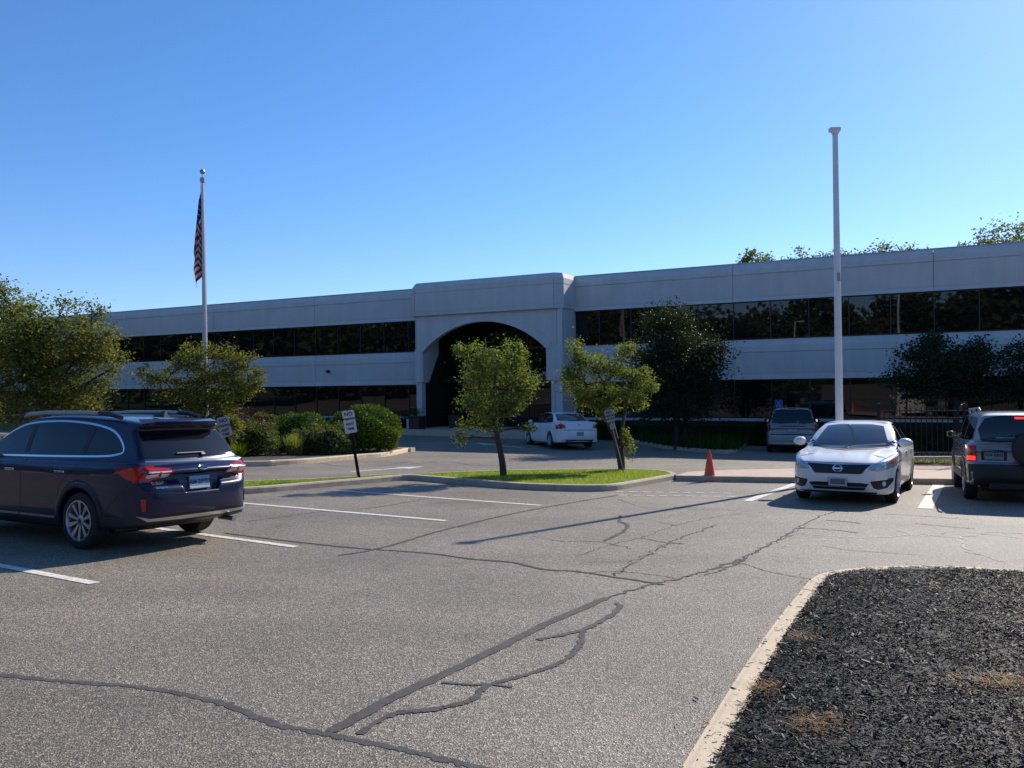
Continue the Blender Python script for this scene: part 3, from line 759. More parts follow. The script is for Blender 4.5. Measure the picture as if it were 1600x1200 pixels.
def tree(name, x, y, label, trunks, lobes, nleaf, lsize, lmat, bark, group=None, base=None, tr=.06, twigs=True, dense=1.0, fuzz=.27, cat='tree', up=.1, sparse=0.0):
    """trunks: list of [(dx,dy,dz)...] paths with radius; lobes: (dx,dy,dz,rx,ry,rz)"""
    z0 = gz(x, y) + (base if base is not None else .12)
    o = empty(name, (x, y, z0)); tag(o, label, cat, group)
    mb = MB(); tips = []
    for path, r0, r1 in trunks:
        P = cr(path, 4); mb.tube(P, list(np.linspace(r0, r1, len(P))), 8); tips += [(p, r0 + (r1 - r0) * i / (len(P) - 1)) for i, p in enumerate(P) if p[2] > path[0][2] + (path[-1][2] - path[0][2]) * .35]
    LV = []; W = np.array([l[3] * l[4] * l[5] for l in lobes]) ** .75; W /= W.sum()
    for l, w in zip(lobes, W):
        c = np.array(l[:3]); rr_ = np.array(l[3:6])
        tp, tr_ = min(tips, key=lambda q: np.linalg.norm(q[0] - c) + (0 if q[0][2] < c[2] else 1.0))
        P = limb(mb, tp, c, min(tr_, .035) * .8, .012, .10)
        nsub = max(5, int(11 * dense)); per = max(4, int(nleaf * w / nsub))
        for k in range(nsub):
            d = RNG.normal(0, 1, 3); d /= np.linalg.norm(d); s_ = c + d * rr_ * RNG.uniform(.35, 1.0)
            if twigs: limb(mb, P[RNG.integers(2, 5)], s_, .010, .004, .10, 4, 0, 4)
            kk = int(per * RNG.uniform(.5, 1.5)); sc = rr_ * fuzz * RNG.uniform(.7, 1.4)
            LV.append(s_ + RNG.normal(0, 1, (kk, 3)) * sc)
            # shoots sticking out of the outline
            if RNG.uniform() < .55:
                q = s_ + d * rr_ * RNG.uniform(.2, .5) + (0, 0, rr_[2] * RNG.uniform(0, .25)); m_ = max(3, kk // 7); t = RNG.uniform(0, 1, (m_, 1))
                LV.append(s_ + (q - s_) * t + RNG.normal(0, lsize * .5, (m_, 3)))
                if twigs: limb(mb, s_, q, .005, .002, .05, 3, 0, 4)
    mb.build('trunk', bark, o)
    P = np.concatenate(LV); V, F = leafgeo(P, lsize, up=up)
    fast('crown', V, F, lmat, o, rnd=np.clip(RNG.normal(.5, .25, len(F)), 0, 1)); return o

M['leaf_small'] = leafmat('pear_leaf', (.055, .09, .022), (.26, .285, .09), .45, (1.55, 1.5, .6))
M['leaf_big'] = leafmat('broad_leaf', (.045, .072, .02), (.22, .215, .07), .45, (1.6, 1.55, .6))
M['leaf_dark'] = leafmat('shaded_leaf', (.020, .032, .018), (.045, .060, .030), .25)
M['leaf_box'] = leafmat('boxwood_leaf', (.020, .050, .008), (.19, .28, .03), .2, (1.4, 1.5, .5), .4)
M['leaf_shrub'] = leafmat('juniper_leaf', (.045, .07, .02), (.22, .23, .09), .25)
M['leaf_red'] = leafmat('red_maple_leaf', (.05, .012, .012), (.13, .03, .025), .25, (1.4, 1.1, .9))
M['leaf_far'] = leafmat('far_tree_leaf', (.06, .075, .025), (.19, .19, .08), .45)

def rl_(n, cx, cy, cz, rx, ry, rz, s, hole=0.0):
    out = []
    for _ in range(n):
        d = RNG.normal(0, 1, 3); d /= np.linalg.norm(d); t = RNG.uniform(.35, .85)
        q = s * RNG.uniform(.75, 1.25); out.append((cx + d[0] * rx * t, cy + d[1] * ry * t, cz + d[2] * rz * t, q, q, q * .8))
    return out
# the two small island trees (leaning, clipped crowns)
tree('small_tree', *survey(787, 744, .1), 'small leaning tree left of the orange cone, in front of the arched entrance',
     [([(0, 0, -.1), (-.03, 0, .35), (-.13, .05, .9), (-.22, .1, 1.35)], .085, .06), ([(-.2, .1, 1.3), (-.45, .2, 1.9), (-.6, .2, 2.5)], .05, .02), ([(-.2, .1, 1.3), (.02, .1, 1.9), (.25, .05, 2.5)], .05, .02), ([(-.2, .1, 1.3), (-.2, -.1, 2.0), (-.1, -.1, 2.8)], .045, .02)],
     [(-.62, 0, 2.75, .34, .4, .30), (-.90, 0, 2.95, .22, .3, .22), (-.15, 0, 2.75, .36, .45, .35), (.30, 0, 2.80, .30, .35, .38), (.45, .1, 3.0, .17, .2, .22), (-.45, .2, 2.25, .42, .5, .35), (.15, .1, 2.2, .5, .5, .38), (.6, 0, 2.15, .32, .35, .28), (-.7, .1, 1.75, .38, .4, .3), (-.2, -.2, 1.7, .45, .5, .35), (.35, 0, 1.65, .4, .4, .28), (-.85, 0, 1.25, .22, .3, .16), (.55, 0, 1.15, .2, .25, .12), (-1.05, 0, .92, .22, .22, .16), (-.3, 0, 1.2, .3, .3, .18)],
     12000, .068, M['leaf_small'], M['bark'], 'small trees on the grass island', .10)
tree('small_tree', *survey(973, 735, .1), 'small many-stemmed leaning tree nearest the orange cone, with a white sign against its trunk',
     [([(0, 0, -.1), (-.12, 0, .6), (-.28, .1, 1.4), (-.45, .1, 2.3)], .10, .03), ([(0, 0, .1), (-.02, 0, .9), (.12, 0, 1.7), (.3, 0, 2.4)], .07, .02), ([(-.03, .1, .1), (-.22, .1, .9), (-.62, .1, 1.7), (-.95, .1, 2.3)], .05, .02)],
     [(-1.15, 0, 3.05, .3, .3, .4), (-1.25, 0, 2.45, .42, .45, .40), (-.65, 0, 2.65, .40, .45, .36), (-.15, 0, 2.55, .45, .45, .38), (.12, 0, 3.05, .28, .3, .25), (.45, 0, 2.45, .42, .4, .28), (.72, 0, 2.2, .28, .3, .20), (-.55, .1, 2.05, .5, .5, .35), (.1, 0, 1.95, .48, .45, .3), (-1.05, 0, 1.9, .4, .4, .28), (-.35, 0, 1.55, .35, .35, .2), (.45, 0, 1.75, .28, .3, .2), (.12, -.1, .62, .16, .16, .32), (.08, -.1, .9, .12, .12, .2)],
     14000, .068, M['leaf_small'], M['bark'], 'small trees on the grass island', .10)
# left foreground trees
tree('broadleaf_tree', -12.6, 22.3, 'broad leafy tree behind the navy wagon, right of its taller neighbour at the left edge',
     [([(0, 0, -.1), (.05, 0, 1.2), (-.1, 0, 2.0)], .13, .08), ([(-.05, 0, 1.6), (.5, 0, 2.5), (1.3, 0, 3.4)], .07, .02), ([(-.05, 0, 1.6), (-.6, 0, 2.6), (-1.0, 0, 3.6)], .07, .02), ([(0, 0, 1.7), (.1, 0, 2.7), (.2, 0, 3.7)], .06, .02), ([(0, 0, 1.5), (1.0, 0, 2.2), (1.9, 0, 2.7)], .06, .02)],
     rl_(22, .2, 0, 3.35, 1.7, 1.4, 1.35, .62) + rl_(10, 0, 0, 2.1, 1.7, 1.3, .9, .6) + [(1.55, 0, 3.1, .5, .5, .4), (1.3, 0, 4.2, .4, .4, .35), (.6, 0, 4.45, .45, .4, .3), (1.95, 0, 2.7, .35, .35, .28), (1.3, 0, 1.6, .5, .5, .3), (1.5, -.2, 2.3, .5, .5, .4), (1.0, -.3, 2.2, .6, .5, .4)],
     21000, .098, M['leaf_big'], M['bark'], 'leafy trees behind the navy wagon', .1, fuzz=.30)
tree('broadleaf_tree', -14.9, 23.2, 'taller leafy tree cut by the left edge of the photo',
     [([(0, 0, -.1), (.0, 0, 1.6), (.1, 0, 2.6)], .14, .08), ([(0, 0, 2.0), (.5, 0, 3.0), (.9, 0, 4.2)], .07, .02), ([(0, 0, 2.0), (-.6, 0, 3.0), (-1.0, 0, 4.0)], .07, .02)],
     rl_(20, .0, 0, 3.6, 1.8, 1.5, 1.6, .68) + rl_(8, 0, 0, 2.0, 1.8, 1.3, .9, .6) + [(.55, 0, 5.0, .35, .3, .35), (.1, 0, 5.1, .4, .4, .35)],
     17000, .10, M['leaf_big'], M['bark'], 'leafy trees behind the navy wagon', .1, fuzz=.30)
tree('broadleaf_tree', -9.35, 24.9, 'low wide leafy tree in front of the flagpole',
     [([(0, 0, -.1), (.1, 0, .8), (.05, 0, 1.3)], .10, .07), ([(.05, 0, 1.2), (.8, 0, 1.9), (1.4, 0, 2.4)], .05, .02), ([(.05, 0, 1.2), (-.6, 0, 1.9), (-1.1, 0, 2.4)], .05, .02), ([(.05, 0, 1.2), (.1, 0, 2.0), (0, 0, 2.7)], .05, .02)],
     [(-.1, 0, 3.25, .6, .6, .38), (.7, 0, 3.15, .55, .5, .38), (1.3, 0, 2.95, .4, .4, .30), (1.65, 0, 2.6, .32, .35, .28), (-.75, 0, 2.95, .5, .5, .3), (-1.25, 0, 2.45, .45, .45, .3), (0, 0, 2.6, .8, .7, .4), (.9, 0, 2.5, .6, .6, .35), (-.6, 0, 2.2, .7, .6, .35), (.5, 0, 2.0, .7, .6, .35), (1.2, 0, 2.1, .4, .5, .3), (-.2, 0, 1.6, .6, .5, .35), (.6, 0, 1.35, .5, .5, .35), (-1.75, 0, 2.75, .18, .2, .2), (1.75, 0, 2.3, .25, .3, .2), (.9, 0, .95, .4, .4, .3), (.3, 0, .75, .5, .4, .35)],
     14500, .088, M['leaf_big'], M['bark'], 'leafy trees behind the navy wagon', .1)
# shaded trees before the right wing
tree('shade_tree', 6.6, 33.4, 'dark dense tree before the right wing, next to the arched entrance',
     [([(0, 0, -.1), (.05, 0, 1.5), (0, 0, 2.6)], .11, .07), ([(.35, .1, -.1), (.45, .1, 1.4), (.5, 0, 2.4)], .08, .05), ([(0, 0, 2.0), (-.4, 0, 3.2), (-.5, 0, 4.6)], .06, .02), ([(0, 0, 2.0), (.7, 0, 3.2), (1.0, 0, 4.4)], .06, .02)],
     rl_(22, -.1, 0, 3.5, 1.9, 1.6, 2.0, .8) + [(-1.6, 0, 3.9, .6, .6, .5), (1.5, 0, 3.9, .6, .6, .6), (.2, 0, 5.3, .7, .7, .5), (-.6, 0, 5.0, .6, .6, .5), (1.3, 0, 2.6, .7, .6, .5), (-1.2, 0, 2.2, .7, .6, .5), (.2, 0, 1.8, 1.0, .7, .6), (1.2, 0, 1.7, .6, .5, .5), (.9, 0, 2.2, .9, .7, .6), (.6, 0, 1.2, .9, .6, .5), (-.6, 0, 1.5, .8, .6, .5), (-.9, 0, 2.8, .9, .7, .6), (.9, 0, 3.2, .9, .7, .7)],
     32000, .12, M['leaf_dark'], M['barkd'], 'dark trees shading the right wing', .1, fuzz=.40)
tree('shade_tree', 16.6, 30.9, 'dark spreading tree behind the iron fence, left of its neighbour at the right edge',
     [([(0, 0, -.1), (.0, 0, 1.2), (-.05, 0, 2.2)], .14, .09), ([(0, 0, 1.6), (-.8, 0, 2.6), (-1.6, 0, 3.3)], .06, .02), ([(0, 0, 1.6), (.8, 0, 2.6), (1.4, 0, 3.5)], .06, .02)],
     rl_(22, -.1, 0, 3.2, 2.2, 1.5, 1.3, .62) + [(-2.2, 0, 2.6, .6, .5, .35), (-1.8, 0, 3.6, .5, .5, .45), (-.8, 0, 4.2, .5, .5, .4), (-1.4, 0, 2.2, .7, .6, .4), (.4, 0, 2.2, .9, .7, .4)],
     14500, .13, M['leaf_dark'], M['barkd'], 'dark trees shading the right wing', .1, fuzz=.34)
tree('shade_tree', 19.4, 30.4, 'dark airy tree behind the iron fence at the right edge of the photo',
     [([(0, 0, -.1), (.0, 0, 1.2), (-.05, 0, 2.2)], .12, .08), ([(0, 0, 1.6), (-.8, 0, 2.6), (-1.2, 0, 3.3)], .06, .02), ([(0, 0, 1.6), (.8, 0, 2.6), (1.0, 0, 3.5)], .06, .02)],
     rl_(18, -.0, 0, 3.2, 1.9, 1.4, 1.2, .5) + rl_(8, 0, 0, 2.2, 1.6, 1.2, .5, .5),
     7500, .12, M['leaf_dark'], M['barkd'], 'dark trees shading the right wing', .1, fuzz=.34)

# shrubs of the left bed
def shrub(name, x, y, rx, ry, rz, n, ls, mat, label, group=None, core=True, zc=.75, noise=.06, asp=.5, h=.12, lump=0):
    z0 = gz(x, y) + h; o = empty(name, (x, y, z0)); tag(o, label, 'shrub', group)
    th = RNG.uniform(0, 2 * np.pi, n); cz = RNG.uniform(-.75, 1, n); sz = np.sqrt(1 - cz ** 2)
    D = np.stack([sz * np.cos(th), sz * np.sin(th), cz], 1); R3 = np.array([rx, ry, rz])
    lm = 1 + noise * (np.sin(D[:, 0] * 5 + x) + np.sin(D[:, 1] * 6 + D[:, 2] * 5 + y) + .7 * np.sin(D[:, 2] * 11 + D[:, 0] * 9))
    if lump: lm += lump * RNG.normal(0, .12, n)
    P = D * R3 * (lm * RNG.uniform(.90, 1.03, n))[:, None] + (0, 0, rz * zc)
    P[:, 2] = np.maximum(P[:, 2], .03)
    V, F = leafgeo(P - D * .02, ls, D * .7, asp)
    fast('foliage', V, F, mat, o, rnd=np.clip(RNG.normal(.5, .25, len(F)), 0, 1))
    mb = MB()
    for k in range(7):
        a = RNG.uniform(0, 6.28); mb.tube([(0, 0, -.1), (rx * .3 * math.cos(a), ry * .3 * math.sin(a), rz * .5), (rx * .6 * math.cos(a), ry * .6 * math.sin(a), rz * 1.1)], [.02, .015, .006], 5)
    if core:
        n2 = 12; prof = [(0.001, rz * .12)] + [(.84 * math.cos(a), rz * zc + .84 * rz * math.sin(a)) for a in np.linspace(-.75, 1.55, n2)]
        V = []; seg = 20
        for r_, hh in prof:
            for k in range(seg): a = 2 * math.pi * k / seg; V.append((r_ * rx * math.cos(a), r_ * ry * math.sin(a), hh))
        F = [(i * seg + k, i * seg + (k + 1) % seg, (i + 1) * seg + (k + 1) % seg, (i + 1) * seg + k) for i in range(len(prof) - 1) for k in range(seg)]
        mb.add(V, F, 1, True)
    mb.build('stem', [M['barkd'], M['cover']], o); return o
gb = 'clipped boxwoods in the left planting bed'
shrub('boxwood', -5.35, 30.0, 1.32, 1.2, .95, 19000, .075, M['leaf_box'], 'largest rounded boxwood, behind the leaning no parking sign', gb)
shrub('boxwood', -7.8, 30.4, .95, .9, .82, 9000, .075, M['leaf_box'], 'middle rounded boxwood, half hidden by low shrubs', gb)
shrub('boxwood', -9.3, 31.2, .80, .8, .80, 6500, .075, M['leaf_box'], 'smallest boxwood, beside the dark red maple', gb)
gs = 'loose low shrubs in the left planting bed'
shrub('juniper', -8.55, 27.6, .62, .6, .62, 4200, .085, M['leaf_shrub'], 'rounded olive-green shrub below the dark red maple', gs, lump=1, noise=.1)
shrub('juniper', -6.15, 28.3, .58, .55, .55, 3600, .085, M['leaf_shrub'], 'low bushy shrub just left of the leaning no parking sign', gs, lump=1, noise=.12)
shrub('juniper', -7.05, 28.5, .55, .5, .50, 3000, .085, M['leaf_shrub'], 'pale spiky shrub between the boxwoods and the kerb', gs, lump=1.3, noise=.12)
shrub('juniper', -9.6, 27.2, .75, .6, .55, 4200, .09, M['leaf_shrub'], 'spreading shrub right above the wagon roof spoiler', gs, lump=1.2, noise=.12)
shrub('juniper', -10.9, 27.0, .8, .6, .6, 3600, .09, M['leaf_shrub'], 'leafy shrub hidden mostly behind the navy wagon', gs, lump=1.2, noise=.12)
o = shrub('red_maple', -9.5, 29.2, .85, .75, .78, 6500, .07, M['leaf_red'], 'low dark red weeping maple behind the flagpole tree', None, lump=1.5, noise=.12, core=True)
def tuft(x, y, n, L, label, mat, spread=.35):
    z0 = gz(x, y) + .12; o = empty('grass_clump', (x, y, z0)); tag(o, label, 'grass clump', 'grass clumps in the left planting bed')
    b = RNG.normal(0, .09, (n, 2)); a = RNG.uniform(0, 6.28, n); ln = L * RNG.uniform(.6, 1.1, n); sp = np.abs(RNG.normal(0, spread, n)) * ln
    A = np.column_stack([b, np.zeros(n)]); T = A + np.column_stack([np.cos(a) * sp, np.sin(a) * sp, ln]); s_ = np.column_stack([-np.sin(a), np.cos(a), np.zeros(n)]) * .008
    V = np.stack([A - s_, A + s_, T], 1).reshape(-1, 3); fast('blades', V, np.arange(3 * n).reshape(-1, 3), mat, o, rnd=RNG.uniform(0, 1, n))
M['tuftg'] = leafmat('ornamental_grass', (.12, .15, .04), (.32, .31, .12), .45)
tuft(-7.35, 27.75, 900, .75, 'upright pale grass clump between two low shrubs', M['tuftg'])
tuft(-9.75, 26.6, 900, .65, 'pale grass clump close to the wagon rear window', M['tuftg'])
tuft(-8.95, 26.75, 700, .5, 'bright short grass clump above the wagon tail lamp', M['grass'], .6)
tuft(-9.2, 26.5, 700, .45, 'bright short grass clump near the kerb behind the wagon', M['grass'], .6)

# dark hedges along the building foot
def hedge(x0, x1, y0, y1, h, n, label, mat='leaf_dark', zb=None):
    c = bl((x0 + x1) / 2, (y0 + y1) / 2); zg = gz(*c) if zb is None else zb
    o = empty('hedge', (c[0], c[1], zg), AZ); tag(o, label, 'hedge', 'dark clipped hedges along the building foot')
    hx, hy = (x1 - x0) / 2, (y1 - y0) / 2; hh = h - zg
    P = RNG.uniform(-1, 1, (n, 3)); ax_ = RNG.integers(0, 5, n); D = np.zeros((n, 3))
    for i, (a, s_) in enumerate(((2, 1), (1, -1), (1, -1), (0, 1), (0, -1))): k = ax_ == i; P[k, a] = s_; D[k, a] = s_
    P = P * (hx, hy, hh / 2) + (0, 0, hh / 2) + RNG.normal(0, .035, (n, 3)); P[:, 2] += .04 * np.sin(P[:, 0] * 3)
    V, F = leafgeo(P, .09, D * .7); fast('foliage', V, F, M[mat], o, rnd=RNG.uniform(0, 1, n))
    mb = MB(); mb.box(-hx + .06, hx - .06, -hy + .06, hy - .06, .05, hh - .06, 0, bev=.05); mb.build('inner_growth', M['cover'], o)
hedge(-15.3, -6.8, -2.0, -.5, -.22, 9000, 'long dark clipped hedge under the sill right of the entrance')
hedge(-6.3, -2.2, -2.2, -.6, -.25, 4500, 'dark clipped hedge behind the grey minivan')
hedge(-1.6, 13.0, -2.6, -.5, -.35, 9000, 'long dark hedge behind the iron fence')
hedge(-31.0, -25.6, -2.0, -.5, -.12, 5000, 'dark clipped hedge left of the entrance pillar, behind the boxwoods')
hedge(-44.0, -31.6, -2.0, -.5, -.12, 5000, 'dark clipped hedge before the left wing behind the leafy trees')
planter(PL + .55, -2.3, 'dark red square planter beside the left entrance pillar')
planter(PL + 2.2, -.9, 'dark red square planter before the entrance doors')

# trees beyond the roof
rt = [(1178, 383, 1.0, 0), (1205, 396, .8, 0), (1253, 384, 1.2, 0), (1285, 392, .9, 0), (1318, 386, .9, 0), (1352, 388, .7, 1), (1382, 378, 1.1, 1), (1425, 380, 1.0, 1), (1535, 352, 1.6, 1), (1560, 346, 1.5, 1), (1592, 347, 1.6, 1)]
names = ['spiky treetop leftmost above the right wing roof', 'low treetop second from left above the roof', 'bushy treetop left of the white pole above the roof', 'thin treetop just left of the white pole', 'treetop touching the right side of the white pole above the roof', 'thin low treetop right of the white pole above the roof', 'rounded treetop right of the white pole above the roof', 'treetop midway between the white pole and the right edge above the roof',
         'big treetop above the roof, left one of the cluster at the right edge', 'big treetop above the roof, middle of the cluster at the right edge', 'big treetop above the roof cut by the right edge of the photo']
for (u, v, s_, k), lab in zip(rt, names):
    Y = 78 + RNG.uniform(-6, 10) - k * 6; X = (u - 800) / 1290 * Y; top = EYE + (588 - v) / 1290 * Y; z0 = gz(X, Y)
    H = top - z0
    lob = rl_(12, 0, 0, H - 2.6 * s_, 2.0 * s_, 2.0 * s_, 2.0 * s_, 1.1 * s_) + [(0, 0, H - .5 * s_, .7 * s_, .7 * s_, .6 * s_), (.9 * s_, 0, H - 1.1 * s_, .7, .7, .5), (-.9 * s_, 0, H - 1.2 * s_, .7, .7, .5)] + rl_(5, 0, 0, H * .5, 2.2, 2.2, 1.6, 1.2)
    tree('distant_tree', X, Y, lab, [([(0, 0, 0), (.1, 0, H * .4), (0, 0, H * .8)], .25, .08)], lob, 4200, .34, M['leaf_far'], M['bark'], 'treetops beyond the office roof', 0, twigs=False, fuzz=.34)

# wood around the lot behind the camera (seen mirrored in the windows)
def wood():
    Ps = []
    for a in np.arange(141, 314, 2.2):
        rr = 58 + RNG.uniform(-5, 7); x = -5 + rr * math.cos(R(a)); y = 15 + rr * math.sin(R(a)); H = RNG.uniform(8.5, 15.5)
        for k in range(16):
            d = RNG.normal(0, 1, 3); d /= np.linalg.norm(d); c = np.array([x, y, H * .58]) + d * (3.0, 3.0, H * .36)
            Ps.append(c + RNG.normal(0, 1, (70, 3)) * 1.2)
    for x, y in [(-92 + 2 * k, 66 - 5.5 * k) for k in range(8)] + [(58 + RNG.uniform(-3, 6), y_) for y_ in np.arange(-22, 78, 5.0)] + [(x_, 84 + RNG.uniform(-3, 5)) for x_ in np.arange(58, 110, 6)]:
        H = RNG.uniform(11, 16)
        for k in range(12):
            d = RNG.normal(0, 1, 3); d /= np.linalg.norm(d); Ps.append(np.array([x, y, H * .52]) + d * (3.0, 3.0, H * .38) + RNG.normal(0, 1, (50, 3)) * 1.2)
    P = np.concatenate(Ps); P = P[P[:, 2] > -.5]
    V, F = leafgeo(P, .95, aspect=.8); tag(fast('distant_wood', V, F, M['leaf_far'], rnd=RNG.uniform(0, 1, len(F))), 'wood of tall trees around the car park, mirrored in the windows', 'woodland', kind='stuff')
wood()

# ================================================================== CARS
class SDF2:
    """signed distance of a closed outline, tabulated and read back bilinearly"""
    def __init__(s, pts, res=.010, pad=.32, smooth=0):
        P = np.array(cr(pts, smooth, True) if smooth else pts, float)
        s.lo = P.min(0) - pad; hi = P.max(0) + pad; s.res = res; s.n = np.ceil((hi - s.lo) / res).astype(int) + 2
        gx, gy = np.meshgrid(s.lo[0] + np.arange(s.n[0]) * res, s.lo[1] + np.arange(s.n[1]) * res, indexing='ij')
        Q = np.stack([gx.ravel(), gy.ravel()], 1); d = edged(Q, P); d[inside(Q, P)] *= -1; s.T = d.reshape(s.n).astype(np.float32)
    def __call__(s, a, b):
        u = np.clip((a - s.lo[0]) / s.res, 0, s.n[0] - 1.001); v = np.clip((b - s.lo[1]) / s.res, 0, s.n[1] - 1.001)
        i = u.astype(int); j = v.astype(int); fu = u - i; fv = v - j; T = s.T
        return (T[i, j] * (1 - fu) + T[i + 1, j] * fu) * (1 - fv) + (T[i, j + 1] * (1 - fu) + T[i + 1, j + 1] * fu) * fv
def smax(a, b, k):
    h = np.clip(.5 + .5 * (a - b) / k, 0, 1); return b + (a - b) * h + k * h * (1 - h)
def smin(a, b, k): return -smax(-a, -b, k)

def surface_nets(f, lo, hi, h):
    n = [int(math.ceil((hi[i] - lo[i]) / h)) + 1 for i in range(3)]
    if n[1] % 2 == 0: n[1] += 1
    ax = [lo[0] + np.arange(n[0]) * h, (np.arange(n[1]) - n[1] // 2) * h, lo[2] + np.arange(n[2]) * h]
    half = n[1] // 2
    X, Y, Z = np.meshgrid(ax[0].astype(np.float32), ax[1][half:].astype(np.float32), ax[2].astype(np.float32), indexing='ij')
    D = f(X.ravel(), Y.ravel(), Z.ravel()).reshape(X.shape); D = np.concatenate([D[:, :0:-1, :], D], 1)
    s_ = D < 0
    c = np.zeros([k - 1 for k in n], np.float32); acc = np.zeros((3,) + c.shape, np.float32)
    offs_ = [(i, j, k) for i in (0, 1) for j in (0, 1) for k in (0, 1)]
    def sub(A, o): return A[o[0]:A.shape[0] - 1 + o[0], o[1]:A.shape[1] - 1 + o[1], o[2]:A.shape[2] - 1 + o[2]]
    for o in offs_:
        for a in range(3):
            if o[a] == 0:
                p = list(o); p[a] = 1; A, B_ = sub(D, o), sub(D, p); cr_ = sub(s_, o) != sub(s_, p)
                t = np.where(cr_, A / np.where(A == B_, 1, A - B_), 0); c += cr_
                for b in range(3): acc[b] += np.where(cr_, (t if b == a else o[b]), 0)
    act = c > 0; idx = -np.ones(c.shape, np.int64); idx[act] = np.arange(act.sum()); ii = np.argwhere(act)
    V = np.stack([lo[0] + (ii[:, 0] + acc[0][act] / c[act]) * h, ax[1][0] + (ii[:, 1] + acc[1][act] / c[act]) * h, lo[2] + (ii[:, 2] + acc[2][act] / c[act]) * h], 1)
    F = []
    for a in range(3):
        b, d = (a + 1) % 3, (a + 2) % 3
        sl0 = [slice(1, -1)] * 3; sl0[a] = slice(0, -1); sl1 = list(sl0); sl1[a] = slice(1, None)
        A, B_ = s_[tuple(sl0)], s_[tuple(sl1)]; e = np.argwhere(A != B_); sg = A[tuple(e.T)]
        e = e + 1; e[:, a] -= 1
        def at(db, dd):
            q = e.copy(); q[:, b] -= db; q[:, d] -= dd; return idx[tuple(q.T)]
        q = np.stack([at(1, 1), at(0, 1), at(0, 0), at(1, 0)], 1)
        q[~sg] = q[~sg][:, ::-1]; F.append(q)
    return V, np.concatenate(F)

def ngrad(f, V, e=.004):
    G_ = np.zeros_like(V)
    for a in range(3):
        d = np.zeros(3); d[a] = e
        P = V + d; Q = V - d; G_[:, a] = (f(P[:, 0], np.abs(P[:, 1]), P[:, 2]) - f(Q[:, 0], np.abs(Q[:, 1]), Q[:, 2])) / (2 * e)
    return G_

